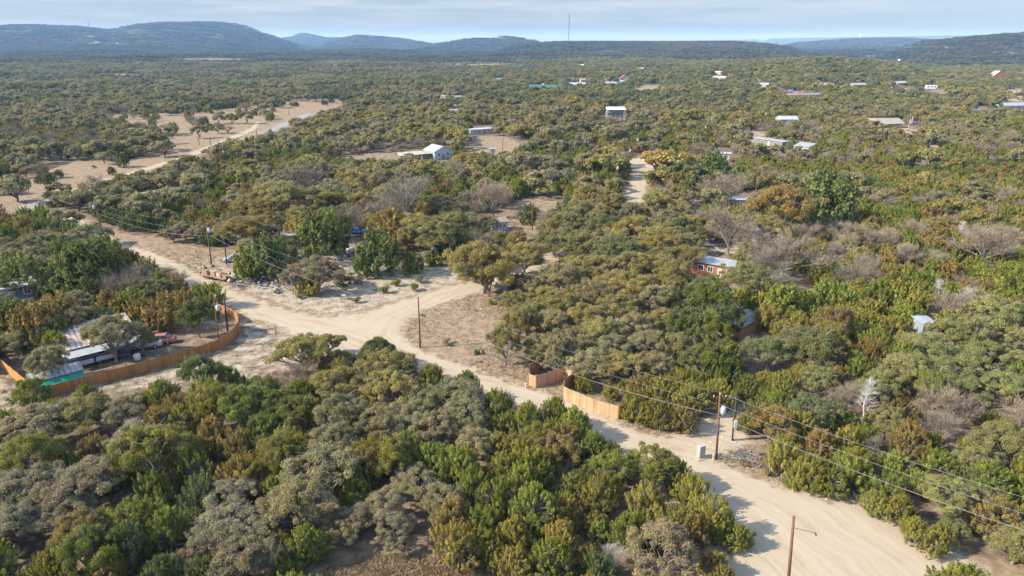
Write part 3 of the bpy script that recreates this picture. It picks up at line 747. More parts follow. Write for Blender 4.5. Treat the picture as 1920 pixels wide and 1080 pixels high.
def composition(u, v, rr, x=None, y=0):
    """kind and colour of a tree by where it stands in the photo"""
    def pick(opts):
        f_ = rr.random()
        if x is not None: f_ = min(.999, max(0, .5 * f_ + .5 * (.5 + .6 * math.sin(3.3 * float(waves(x, y, 4.3))))))
        t = f_ * sum(o[0] for o in opts)
        for w, k, c in opts:
            t -= w
            if t <= 0: return k, c
        return opts[-1][1:]
    if v > 690:
        if u < 480: return pick([(3, 'O', 'grey'), (3, 'J', 'olive'), (2, 'J', 'green'), (2, 'J', 'rusty'), (1, 'J', 'dark')])
        if u < 960: return pick([(3, 'O', 'sage'), (2, 'J', 'olive'), (3, 'J', 'green'), (1.5, 'J', 'rusty')])
        if u < 1380: return pick([(4, 'J', 'green'), (3, 'J', 'olive'), (1.2, 'J', 'golden'), (1, 'O', 'sage'), (1, 'J', 'dark')])
        return pick([(5, 'J', 'olive'), (3.2, 'J', 'green'), (.8, 'J', 'rusty'), (1.2, 'B', 'grey'), (1.2, 'O', 'pale')])
    if v > 400:
        if u < 420: return pick([(3, 'O', 'sage'), (2, 'J', 'dark'), (2, 'J', 'rusty'), (2, 'J', 'green'), (1, 'B', 'grey')])
        if u < 1300: return pick([(6, 'O', 'olive'), (2, 'O', 'sage'), (1, 'O', 'green'), (.7, 'J', 'dark'), (.7, 'B', 'brown'), (.5, 'J', 'rusty')])
        return pick([(3.5, 'J', 'olive'), (3.5, 'J', 'green'), (1.8, 'J', 'rusty'), (1.6, 'B', 'grey'), (1.6, 'O', 'olive'), (.5, 'J', 'dark')])
    if v > 210:
        if u < 420: return pick([(4, 'O', 'sage'), (1.6, 'J', 'dark'), (1.2, 'J', 'rusty'), (1, 'J', 'green'), (1.6, 'B', 'grey')])
        if u < 1250: return pick([(1.3, 'B', 'grey'), (2.6, 'O', 'olive'), (2.6, 'O', 'sage'), (1.8, 'J', 'green'), (.8, 'J', 'rusty'), (1.5, 'O', 'grey'), (1.2, 'J', 'dark')])
        return pick([(2.0, 'B', 'grey'), (2.5, 'J', 'olive'), (1.4, 'O', 'sage'), (2.8, 'J', 'green'), (1.2, 'J', 'rusty'), (1.6, 'O', 'olive'), (1.2, 'J', 'dark')])
    if u < 900: return pick([(5, 'O', 'sage'), (2, 'O', 'green'), (2, 'J', 'dark'), (1, 'B', 'brown'), (1, 'J', 'olive')])
    return pick([(1.2, 'B', 'brown'), (2.0, 'O', 'olive'), (2.4, 'J', 'green'), (2.4, 'O', 'green'), (1, 'J', 'rusty'), (1.6, 'J', 'dark'), (1.2, 'O', 'sage')])

# ------------------------------------------------------------------ building pieces
WHITE, GLASS = (.72, .72, .70), (.03, .04, .05)
def wood(c, name='wood'): return M(c, .85, .3, 4, name=name, grain=(6, 6, .6))
def house(name, cat, label, A, B, deep, wall_h, roof='gable', wall=(.5, .48, .42), roofc=(.35, .34, .33), rise=None, over=.35, wins=2, door=True, corr=False, group=None, base=0.0, trim=True, porch=0):
    """building whose front runs from photo pixel A to B at ground level; local x along the front, y to the back"""
    dl = lambda c: tuple(x * (.62 if sum(c) > 1.7 else .78) for x in c)
    wall, roofc = dl(wall), dl(roofc)
    a, b = at(*A), at(*B)
    a, b = Vector(a), Vector(b)
    Ln = (b - a).length
    rz = math.atan2(b.y - a.y, b.x - a.x)
    mid = (a + b) / 2
    z = min(a.z, b.z, z1(mid.x, mid.y))
    t = thing(name, label, cat, (mid.x, mid.y, z), rz, group)
    w = MB()
    hl = Ln / 2
    rise = rise if rise is not None else deep * .2
    zb, zt = base - .3, base + wall_h
    if roof == 'gable':
        for s in (-1, 1):
            w.add([(s * hl, 0, zb), (s * hl, deep, zb), (s * hl, deep, zt), (s * hl, deep / 2, zt + rise), (s * hl, 0, zt)], [(0, 1, 2, 3, 4)])
        w.add([(-hl, 0, zb), (hl, 0, zb), (hl, 0, zt), (-hl, 0, zt), (-hl, deep, zb), (hl, deep, zb), (hl, deep, zt), (-hl, deep, zt)], [(0, 1, 2, 3), (4, 5, 6, 7)])
    elif roof == 'gable_front':
        for y in (0, deep):
            w.add([(-hl, y, zb), (hl, y, zb), (hl, y, zt), (0, y, zt + rise), (-hl, y, zt)], [(0, 1, 2, 3, 4)])
        for s in (-1, 1): w.add([(s * hl, 0, zb), (s * hl, deep, zb), (s * hl, deep, zt), (s * hl, 0, zt)], [(0, 1, 2, 3)])
    else:
        zk = zt + (rise if roof == 'shed' else 0)
        w.add([(-hl, 0, zb), (hl, 0, zb), (hl, deep, zb), (-hl, deep, zb), (-hl, 0, zt), (hl, 0, zt), (hl, deep, zk), (-hl, deep, zk)], [(0, 1, 5, 4), (1, 2, 6, 5), (2, 3, 7, 6), (3, 0, 4, 7), (4, 5, 6, 7)])
    w.build('wall', M(wall, .8, .12, 1.5, name='siding', grain=(.6, .6, 6)), t)
    r = MB(); th = .09
    n = max(2, int(Ln / (.32 if corr else 1.2)))
    def panels(p0, p1, q0, q1):   # slope strip from eave p (y,z) to ridge q, along x
        x0, x1 = -hl - over, hl + over
        for i in range(n):
            xa, xb = x0 + (x1 - x0) * i / n, x0 + (x1 - x0) * (i + 1) / n
            lift = .035 if (corr and i % 2) else (.012 if i % 2 else 0)
            v_ = R.uniform(.35, .65) if not corr else (R.uniform(.75, .95) if i % 2 else R.uniform(.1, .4))
            r.add([(xa, p0, p1 + lift), (xb, p0, p1 + lift), (xb, q0, q1 + lift), (xa, q0, q1 + lift), (xa, p0, p1 - th), (xb, p0, p1 - th), (xb, q0, q1 - th), (xa, q0, q1 - th)],
                  [(0, 1, 2, 3), (7, 6, 5, 4), (0, 4, 5, 1), (3, 2, 6, 7), (1, 5, 6, 2), (0, 3, 7, 4)], v_)
    if roof == 'gable':
        k = rise / (deep / 2)
        panels(-over, zt - over * k + th + .02, deep / 2, zt + rise + th + .02); panels(deep + over, zt - over * k + th + .02, deep / 2, zt + rise + th + .02)
    elif roof == 'gable_front':
        k = rise / hl
        for s in (-1, 1):
            xe = s * (hl + over); ze = zt - over * k + th + .02; zr = zt + rise + th + .02
            r.add([(xe, -over, ze), (xe, deep + over, ze), (0, deep + over, zr), (0, -over, zr), (xe, -over, ze - th), (xe, deep + over, ze - th), (0, deep + over, zr - th), (0, -over, zr - th)],
                  [(0, 1, 2, 3), (7, 6, 5, 4), (0, 4, 5, 1), (1, 5, 6, 2), (3, 7, 4, 0)], .5)
    else:
        zk = rise if roof == 'shed' else .0
        panels(-over, zt + th + .03 - (over * zk / deep), deep + over, zt + zk + th + .03 + (over * zk / deep))
    r.build('roof', M(roofc, .55, .16, 1.2, .15 if corr else 0, name='roofing'), t)
    fm, gm = M(WHITE, .6, .08, name='trim'), M(GLASS, .15, .1, name='glass', spec=.6)
    dm = M((.30, .16, .10) if sum(wall) > 1.2 else (.55, .53, .5), .6, .1, name='door_paint')
    slots = wins + (1 if door else 0)
    ww, wh = min(1.1, Ln / (slots + 1) * .6), min(1.15, wall_h * .42)
    for i in range(slots):
        x = -hl + Ln * (i + 1) / (slots + 1)
        if door and i == slots // 2:
            MB().box((x, -.03, base + 1.02), (.95, .06, 2.0 if wall_h > 2.1 else wall_h * .8)).build('door', dm, t)
        else:
            zc = base + wall_h * .58
            f = MB()
            for dx, dz, sx_, sz_ in ((0, wh / 2, ww + .16, .09), (0, -wh / 2, ww + .16, .09), (-ww / 2, 0, .09, wh), (ww / 2, 0, .09, wh), (0, 0, .05, wh)):
                f.box((x + dx, -.035, zc + dz), (sx_, .07, sz_))
            fo = f.build('window', fm, t)
            MB().box((x, -.012, zc), (ww, .02, wh)).build('pane', gm, fo)
    if porch:
        p = MB(); n_ = max(3, int(Ln * .5 / 2.2))
        x0, x1 = -Ln * .25, Ln * .25
        for i in range(n_): p.box((x0 + (x1 - x0) * i / (n_ - 1), -porch, base + wall_h * .42), (.14, .14, wall_h * .84))
        p.box((0, -porch / 2, base + .12), (Ln * .5 + .4, porch, .18))
        p.build('porch', wood((.34, .25, .17)), t)
        pr = MB(); pr.add([(x0 - .3, -porch - .3, base + wall_h * .85), (x1 + .3, -porch - .3, base + wall_h * .85), (x1 + .3, .0, base + wall_h * .98), (x0 - .3, 0, base + wall_h * .98)], [(0, 1, 2, 3)])
        pr.add([(x0 - .3, -porch - .3, base + wall_h * .85 - .09), (x1 + .3, -porch - .3, base + wall_h * .85 - .09), (x1 + .3, .0, base + wall_h * .98 - .09), (x0 - .3, 0, base + wall_h * .98 - .09)], [(3, 2, 1, 0)])
        pr.build('porch_roof', M(roofc, .6, .15, 1.2, name='roofing'), t)
    u_, vb = (A[0] + B[0]) / 2, max(A[1], B[1])
    pxh = 6.0 * F_PX / depth(mid)
    keep(u_, vb, abs(B[0] - A[0]) + 6, pxh * .4, pxh * .85)
    FOOT.append((mid.x + -math.sin(rz) * deep / 2, mid.y + math.cos(rz) * deep / 2, max(Ln, deep) / 2 + 1.0))
    return t, Ln, a, b
FOOT = []
NOTREE = [[(1440, 1050), (1640, 1060), (1860, 1300), (1440, 1400)], [(75, 745), (420, 650), (450, 690), (330, 740), (200, 775), (70, 800)], [(960, 535), (1035, 484), (1080, 470), (1092, 496), (1010, 545)], [(375, 266), (600, 203), (650, 196), (650, 214), (590, 230), (500, 266), (430, 288), (375, 294)], [(0, 392), (340, 293), (345, 314), (190, 356), (100, 382), (50, 414), (0, 416)], [(1160, 378), (1220, 378), (1222, 395), (1160, 395)], [(925, 450), (960, 452), (985, 470), (925, 452)]]

# ------------------------------------------------------------------ near compound, behind the brown fence
t, Ln, _, _ = house('mobile_home', 'mobile home', 'long blue grey mobile home with a flat cream roof beside the bright green juniper', (-70, 583), (113, 549), 5.2, 2.7, 'flat', (.20, .23, .27), (.60, .54, .45), wins=4, over=.25)
MB().box((0, -.06, 2.62), (Ln + .5, .1, .22)).build('fascia', M((.55, .56, .57), .6, .1, name='fascia_paint'), t)
st = MB()
for i in range(4): st.box((Ln / 2 - 1.2, -.35 - .3 * i, .75 - .2 * i), (1.6, .3, .1))
for x in (Ln / 2 - 2.0, Ln / 2 - .4):
    st.box((x, -.9, 1.25), (.07, 1.5, .07), rx=.55); st.box((x, -.3, 1.0), (.08, .08, 1.5)); st.box((x, -1.5, .5), (.08, .08, 1.2))
st.build('entrance_steps', M((.22, .05, .045), .7, .2, name='red_paint'), t)

t, Ln, _, _ = house('house', 'house', 'low house with a rusty striped corrugated roof under the spreading oak', (124, 688), (262, 653), 7.5, 2.6, 'shed', (.32, .35, .38), (.56, .44, .38), rise=.9, over=.4, wins=2, corr=True)
aw = MB()
for i in range(14):
    x = -Ln / 2 - .3 + (Ln + .6) * i / 14
    aw.box((x + (Ln + .6) / 28, -1.35, 2.28), ((Ln + .6) / 14, 2.5, .05), rx=.14, val=R.uniform(.4, .6))
aw.build('awning', M((.34, .37, .39), .6, .12, name='awning_metal'), t)
pp = MB()
for i in range(6): pp.box((-Ln / 2 + Ln * i / 5, -2.4, 1.0), (.11, .11, 2.0))
pp.box((-Ln * .1, -1.3, .55), (Ln * .75, 2.2, .14)); pp.build('porch_posts', M((.16, .18, .22), .8, .2, name='dark_paint'), t)
rl = MB()
for x0 in (-Ln * .43, -Ln * .14): rl.box((x0 + Ln * .13, -2.5, 1.0), (Ln * .26, .05, .65))
rl.build('porch_railing', M((.45, .48, .51), .7, .1, name='pale_panel'), t)
for x, c in ((-Ln * .25, (.30, .06, .08)), (-Ln * .4, (.55, .35, .38)), (-Ln * .02, (.04, .04, .05))):
    MB().box((x, -.08, 1.45), (.9, .06, 1.3)).build('curtain', M(c, .9, .2, name='cloth'), t)

t, Ln, _, _ = house('shed', 'shed', 'small shed with a patched white corrugated roof inside the fence corner', (64, 742), (160, 716), 2.6, 1.9, 'shed', (.40, .36, .31), (.36, .36, .35), rise=.25, wins=0, door=False, corr=True, over=.15)
gt = MB()
nn = 12
vs = []
for j in range(4):
    for i in range(nn + 1): vs.append((-Ln / 2 + Ln * i / nn, -.05 - 1.6 * j / 3, 1.8 - .45 * j / 3 + R.uniform(-.05, .05)))
gt.add(vs, [(j * (nn + 1) + i, j * (nn + 1) + i + 1, (j + 1) * (nn + 1) + i + 1, (j + 1) * (nn + 1) + i) for j in range(3) for i in range(nn)])
for i in (0, nn // 2, nn): gt.box((-Ln / 2 + Ln * i / nn, -1.93, .75), (.08, .08, 1.5))
tag(gt.build('tarpaulin_awning', M((.015, .19, .125), .6, .25, 2, name='green_tarp'), t), 'bright green tarpaulin sheet')

house('mobile_home', 'mobile home', 'dark grey mobile home half hidden behind the junipers at the dump', (535, 466), (574, 460), 4.5, 2.9, 'flat', (.17, .17, .16), (.34, .34, .33), wins=1)
t, Ln, _, _ = house('cabin', 'cabin', 'little white cabin with three tall dark windows at the dry yard', (925, 436), (952, 432), 3.6, 2.5, 'gable', (.66, .65, .6), (.40, .30, .22), wins=3, door=False)
t, Ln, _, _ = house('mobile_home', 'mobile home', 'rusty red mobile home with a pale metal roof under tall bare trees', (1296, 512), (1384, 528), 4.6, 2.7, 'flat', (.40, .17, .09), (.42, .46, .48), wins=3)
house('house', 'house', 'flat roofed orange house with a pale metal roof behind the golden oak', (1358, 392), (1424, 394), 5, 2.8, 'flat', (.52, .30, .16), (.48, .53, .56), wins=3)
house('shed', 'shed', 'low orange shed among oaks near the side road', (1294, 396), (1312, 397), 3, 2.0, 'shed', (.62, .30, .14), (.5, .3, .2), wins=0)
house('shed', 'shed', 'pale upright shed with an orange side beneath bare grey crowns', (1406, 452), (1418, 453), 2.2, 2.6, 'flat', (.62, .62, .60), (.5, .5, .5), wins=0)
house('shed', 'shed', 'low brown lean to shed by the shaded drive beside dark junipers', (1386, 634), (1424, 612), 2.4, 1.8, 'shed', (.36, .19, .09), (.20, .20, .2), wins=0, door=False)
house('shed', 'shed', 'small blue grey roof lost among olive junipers on the wooded slope', (1728, 628), (1750, 628), 3, 2.0, 'flat', (.3, .34, .38), (.36, .42, .47), wins=0, door=False)
house('shed', 'shed', 'grey roofed shed showing between oak tops beside the dirt lane pole', (278, 384), (300, 380), 5, 2.4, 'gable', (.4, .4, .4), (.45, .47, .48), wins=0)

# ------------------------------------------------------------------ houses farther off
t, Ln, _, _ = house('house', 'house', 'long beige house with a green metal roof and white cupola on the rise', (992, 171), (1044, 171), 10, 4.2, 'gable', (.52, .47, .40), (.085, .17, .145), rise=2.4, wins=6, porch=2.6)
cu = MB(); cu.box((0, 5, 4.2 + 2.9), (1.6, 1.6, 1.5)); cu.build('cupola', M((.75, .75, .73), .6, .1, name='white_paint'), t)
dg = MB(); dg.prism([(-2.6, 4.1), (2.6, 4.1), (0, 6.3)], -2.9, 3.0); dg.build('porch_gable', M((.07,.14,.12), .6, .1, name='green_metal'), t)
house('house', 'house', 'dark blue house with a pale grey metal roof beside the green roofed house', (1068, 164), (1098, 164), 9, 3.6, 'gable', (.10, .13, .20), (.60, .62, .64), rise=1.8, wins=4, porch=2)
house('shed', 'shed', 'small pink roofed shed just behind the dark blue house', (1089, 154), (1099, 154), 5, 3, 'gable', (.6, .5, .48), (.6, .38, .34), wins=0)
house('barn', 'barn', 'steep red barn with its gable end showing above distant trees', (1163, 152), (1180, 152), 9, 3, 'gable_front', (.55, .50, .48), (.50, .09, .08), rise=5.5, over=.5, wins=1)
house('house', 'house', 'pale blue roofed house in the trees beside the distant red barn', (1136, 161), (1156, 161), 8, 3, 'gable', (.55, .62, .68), (.45, .55, .62), wins=2)
house('house', 'house', 'teal roofed house glimpsed at the foot of the red barn', (1162, 156), (1174, 157), 6, 2.6, 'gable', (.3, .4, .45), (.35, .45, .5), wins=1)
house('shed', 'shed', 'small red shed with a white roof at the end of the beige mobile home', (788, 180), (800, 180), 5, 2.8, 'gable', (.50, .10, .07), (.7, .68, .66), wins=1)
house('mobile_home', 'mobile home', 'beige mobile home with a flat pale roof between two small sheds', (807, 186), (835, 187), 6, 3.2, 'flat', (.50, .42, .34), (.58, .54, .5), wins=3)
house('shed', 'shed', 'white shed with a grey green roof standing on bare ground', (850, 189), (865, 189), 5, 3.2, 'gable', (.72, .72, .70), (.28, .38, .34), wins=0)
house('shed', 'shed', 'little peach coloured shed leaning against the white shed', (865, 191), (875, 191), 4, 2.2, 'gable', (.60, .48, .38), (.55, .5, .45), wins=0)
house('mobile_home', 'mobile home', 'plain grey mobile home with blank walls in front of the pale clearing', (834, 216), (876, 216), 7, 3.2, 'flat', (.32, .33, .34), (.40, .39, .38), wins=1)
house('mobile_home', 'mobile home', 'white mobile home stretching behind a dark tree at the fenced yard', (882, 253), (926, 250), 5, 2.6, 'flat', (.66, .66, .66), (.70, .68, .64), wins=3)
t, Ln, _, _ = house('carport', 'carport', 'open fronted carport with a long cream roof beside the white gabled house', (752, 304), (810, 299), 7, 2.6, 'gable', (.20, .16, .13), (.60, .51, .38), rise=.7, wins=1, over=.6)
house('house', 'house', 'white gabled house with a pale roof at the end of the cream carport', (815, 300), (848, 296), 8, 3.4, 'gable_front', (.68, .69, .70), (.66, .68, .70), rise=1.8, wins=2)
house('shed', 'shed', 'narrow white tool shed standing alone at the fenced yard', (918, 291), (929, 291), 2, 2.7, 'flat', (.74, .74, .75), (.6, .6, .6), wins=0)
house('mobile_home', 'mobile home', 'very long pale blue mobile home with a white roof edge among dark trees', (1473, 184), (1540, 182), 6, 3.0, 'flat', (.46, .54, .60), (.66, .68, .70), wins=5)
house('house', 'house', 'pinkish grey roofed house at the wooded ridge foot', (1334, 150), (1360, 150), 9, 3, 'gable', (.42, .36, .34), (.50, .45, .44), wins=3)
house('house', 'house', 'tan hipped house with wide pale eaves beside the flag pole', (1625, 240), (1690, 240), 12, 3.0, 'gable', (.58, .42, .26), (.42, .35, .28), rise=2.0, over=1.3, wins=4, porch=2)
house('shed', 'shed', 'grey flat roofed workshop among scrap on the sandy lot', (1680, 259), (1708, 260), 6, 2.2, 'flat', (.35, .36, .38), (.48, .50, .52), wins=1)
house('shed', 'shed', 'small faded red shed on the sandy scrap lot', (1709, 253), (1724, 253), 3, 1.8, 'flat', (.50, .20, .17), (.52, .26, .22), wins=0)
house('mobile_home', 'mobile home', 'mobile home with a bright white roof running away beside a sandy yard', (1404, 268), (1466, 277), 5, 2.6, 'flat', (.26, .25, .24), (.58, .58, .58), wins=3)
house('shed', 'shed', 'white ribbed shed roof just beyond the bright white mobile home', (1487, 283), (1515, 286), 7, 2.3, 'shed', (.5, .5, .5), (.58, .58, .58), rise=.8, wins=0, corr=True)
house('mobile_home', 'mobile home', 'mobile home with a thin white roof behind the big corner oak', (1332, 298), (1368, 300), 4.5, 2.4, 'flat', (.40, .42, .44), (.58, .58, .58), wins=2)
house('house', 'house', 'pale roofed house with a blue patched corner in the deep woods', (1461, 232), (1496, 232), 8, 2.6, 'gable', (.40, .43, .45), (.62, .66, .68), wins=2)
house('barn', 'barn', 'big red barn with a white trimmed steep gable near the pale road', (1862, 146), (1884, 146), 14, 3.0, 'gable_front', (.58, .07, .07), (.78, .76, .74), rise=6.5, over=.5, wins=0)
house('mobile_home', 'mobile home', 'tan mobile home behind low brush beside the white camper', (1732, 181), (1772, 181), 6, 2.6, 'flat', (.46, .38, .28), (.58, .52, .44), wins=3)
house('house', 'house', 'tan roofed house beside the white domed tank', (1680, 121), (1710, 121), 12, 3.2, 'gable', (.55, .48, .38), (.5, .45, .38), wins=3)
house('house', 'house', 'grey roofed house at the picture edge below the pale road', (1872, 205), (1935, 205), 9, 3.0, 'gable', (.5, .52, .54), (.42, .43, .44), wins=3)
house('shed', 'shed', 'bright blue shed beside the grey roofed house', (1827, 212), (1850, 212), 5, 2.2, 'flat', (.10, .33, .60), (.25, .50, .75), wins=0)
house('house', 'house', 'house with a turquoise roof in thick trees before the green roofed house', (929, 154), (945, 154), 8, 3, 'gable', (.35, .45, .5), (.06, .36, .50), wins=1)
for A, B, c, rc, lab in (((1539, 108), (1547, 108), (.75, .75, .75), (.75, .75, .75), 'tall white house on the distant crest, nearest the trees'), ((1566, 108), (1574, 108), (.7, .72, .7), (.45, .55, .5), 'white house with a grey green roof on the distant crest'),
                      ((1584, 106), (1604, 106), (.6, .65, .62), (.3, .45, .4), 'long white house with a green roof on the distant crest'), ((1446, 103), (1456, 103), (.6, .5, .42), (.6, .5, .42), 'tan house on the wooded plateau before the far blue ridge'),
                      ((21, 89), (29, 89), (.8, .8, .8), (.8, .8, .8), 'lone white building at the foot of the far hills'), ((568, 92), (580, 92), (.75, .75, .75), (.8, .8, .8), 'white house below the pointed blue hill'),
                      ((664, 91), (676, 91), (.6, .6, .58), (.65, .63, .6), 'pale house below the low dark hill'), ((1085, 125), (1094, 125), (.7, .7, .7), (.8, .8, .8), 'small white roofed house on the tower side of the plain'),
                      ((1195, 132), (1207, 132), (.7, .7, .68), (.78, .78, .75), 'white roofed house above the distant red barn'), ((1330, 86), (1338, 86), (.6, .5, .4), (.6, .5, .4), 'tiny tan house on the plateau skyline'),
                      ((1422, 164), (1440, 164), (.6, .58, .52), (.66, .64, .6), 'cream roofed trailer in a small clearing of the ridge slope'), ((1540, 165), (1560, 164), (.55, .42, .3), (.6, .48, .36), 'tan trailer in trees above the long blue mobile home'),
                      ((1598, 165), (1624, 164), (.45, .48, .5), (.62, .64, .66), 'pale grey roofed house in trees beside the tan trailer'), ((1683, 160), (1700, 160), (.5, .45, .4), (.6, .56, .5), 'brown house under the bare orange tree'),
                      ((1676, 175), (1706, 175), (.6, .54, .44), (.68, .62, .52), 'long cream shelter before the brown house'), ((1340, 140), (1352, 140), (.6, .5, .46), (.6, .52, .5), 'small pinkish cottage above the ridge foot house')):
    house('house', 'house', lab, A, B, 7, 3.2, 'gable', c, rc, wins=1)

# two-storey house on stilts
def stilt_house():
    p = at(1154, 229); d = depth(p); Ln = 33 * d / F_PX
    t = thing('stilt_house', 'two storey open house on tall stilts under a pale metal roof', 'house', p, 0)
    hh = top_height(p, 201) ; h1, h2 = hh * .33, hh * .62
    s = MB(); dp = 7.0
    for i in range(5):
        for y in (0, dp): s.box((-Ln / 2 + Ln * i / 4, y, h2 / 2), (.25, .25, h2 + .3))
    s.build('stilts', wood((.32, .29, .26)), t)
    f = MB(); f.box((0, dp / 2, h1), (Ln, dp, .25)); f.box((0, dp / 2, h2), (Ln, dp, .25)); f.build('deck', wood((.30, .25, .2)), t)
    w = MB(); w.box((0, dp / 2 + .6, (h1 + h2) / 2), (Ln * .9, dp * .7, h2 - h1 - .3)); w.box((0, dp / 2 + .5, h2 + (hh - h2) * .35), (Ln * .94, dp * .8, (hh - h2) * .7)); w.build('wall', M((.22, .25, .27), .8, .15, name='siding'), t)
    r = MB(); r.prism([(-.8, hh * .84), (dp / 2, hh), (dp + .8, hh * .84), (dp + .8, hh * .84 - .15), (dp / 2, hh - .15), (-.8, hh * .84 - .15)], -Ln / 2 - .4, Ln / 2 + .4)
    r.v = [(b, a, c) for a, b, c in r.v]; r.build('roof', M((.56, .62, .66), .4, .1, 1, name='metal_roof'), t)
    ra = MB()
    for z in (h1 + .9, h2 + .9): ra.box((0, .05, z), (Ln, .08, .08))
    for i in range(18): ra.box((-Ln / 2 + Ln * i / 17, .05, h1 + .5), (.06, .06, .9)); ra.box((-Ln / 2 + Ln * i / 17, .05, h2 + .5), (.06, .06, .9))
    ra.build('railing', wood((.5, .48, .45)), t)
    keep(1154, 229, 52, 16, 30); FOOT.append((p[0], p[1] + 4, Ln / 2 + 2))
stilt_house()

# ------------------------------------------------------------------ towers, flag, tank
def comm_tower(u, vb, vt, D, label, half):
    az = math.atan((u - 960) / F_PX * CP)
    x, y = D * math.sin(az), D * math.cos(az)
    z = z1(x, y); p = (x, y, z); h = top_height(p, vt)
    t = thing('radio_tower', label, 'tower', p)
    m = MB(); n = 26
    for k in range(3):
        a = 2.094 * k; m.tube([(half * math.cos(a), half * math.sin(a), 0), (half * math.cos(a), half * math.sin(a), h)], .7, 5)
        b = 2.094 * (k + 1)
        for i in range(n):
            m.tube([(half * math.cos(a), half * math.sin(a), h * i / n), (half * math.cos(b), half * math.sin(b), h * (i + 1) / n)], .22, 4, cap=False)
    m.build('lattice_mast', M((.2, .18, .18), .7, .1, name='tower_steel'), t)
    MB().tube([(0, 0, h), (0, 0, h + 3)], [.5, .2], 6).build('beacon', M((.5, .1, .08), .5, .1, name='beacon_red'), t)
    for a in (.3, 2.4, 4.5):
        MB().tube([(0, 0, h * .85), (math.cos(a) * h * .55, math.sin(a) * h * .55, 0)], .05, 4).build('guy_wire', M((.3, .3, .3), .6, .1, name='cable_steel'), t)
comm_tower(1066, 76, 25, 3150, 'tall thin lattice radio tower on the wooded plateau skyline', 1.1)
comm_tower(172, 54, 38, 5600, 'faint thin radio mast in the saddle of the far blue hills', 1.0)
def water_tower():
    D = 6800; az = math.atan((1612 - 960) / F_PX * CP); x, y = D * math.sin(az), D * math.cos(az); p = (x, y, z1(x, y))
    h = top_height(p, 65)
    t = thing('water_tower', 'white water tower with a round tank on the far hill', 'tower', p)
    m = MB(); m.tube([(0, 0, -2), (0, 0, h * .2), (0, 0, h * .62)], [6, 4, 3.6], 14); m.build('pedestal', M((.8, .8, .78), .5, .06, name='tower_white'), t, smooth=True)
    m = MB(); m.tube([(0, 0, h * .58), (0, 0, h * .66), (0, 0, h * .76), (0, 0, h * .86), (0, 0, h * .95), (0, 0, h)], [3.6, 8, 11, 11, 8, 2], 18); m.build('tank', M((.85, .85, .84), .5, .06, name='tower_white'), t, smooth=True)
water_tower()
def dome_tank():
    p = at(1685, 117); d = depth(p); r = 4.2 * d / F_PX
    t = thing('storage_tank', 'round white domed storage tank behind the tan roofed house', 'tank', p)
    m = MB(); m.tube([(0, 0, -.3), (0, 0, r * .9)], [r, r], 20); m.build('drum', M((.8, .8, .8), .5, .05, name='tank_white'), t, smooth=True)
    m = MB(); m.tube([(0, 0, r * .9), (0, 0, r * 1.15), (0, 0, r * 1.35), (0, 0, r * 1.42)], [r, r * .8, r * .4, .05], 20); m.build('dome', M((.84, .84, .84), .5, .05, name='tank_white'), t, smooth=True)
    keep(1685, 117, 14, 5)
dome_tank()
def flag():
    p = at(1703, 242); h = top_height(p, 217)
    t = thing('flag_pole', 'flag pole beside the tan house with a striped flag hanging', 'flag pole', p)
    MB().tube([(0, 0, -.3), (0, 0, h)], [.09, .05], 8).build('pole', M((.7, .7, .7), .4, .05, name='pole_white'), t)
    m = [MB(), MB(), MB()]
    W_, Hh, n = h * .2, h * .55, 13
    for i in range(n):
        x0, x1 = .08 + W_ * i / n, .08 + W_ * (i + 1) / n
        y0, y1 = .12 * math.sin(i * .9), .12 * math.sin((i + 1) * .9)
        zt, zb = h * .95, h * .95 - Hh
        k = 0 if i % 2 == 0 else 1
        zs = zt if i >= 7 else zt - Hh * .42
        for j in (0, .02): m[k].add([(x0, y0 + j, zb), (x1, y1 + j, zb), (x1, y1 + j, zs), (x0, y0 + j, zs)], [(0, 1, 2, 3)])
        if i < 7:
            for j in (0, .02): m[2].add([(x0, y0 + j, zs), (x1, y1 + j, zs), (x1, y1 + j, zt), (x0, y0 + j, zt)], [(0, 1, 2, 3)])
    cl = m[0].build('flag', M((.55, .05, .07), .8, .05, name='flag_red'), t)
    m[1].build('white_stripes', M((.8, .8, .8), .8, .05, name='flag_white'), cl); m[2].build('canton', M((.04, .06, .25), .8, .05, name='flag_blue'), cl)
    keep(1703, 242, 16, 8, 8)
flag()

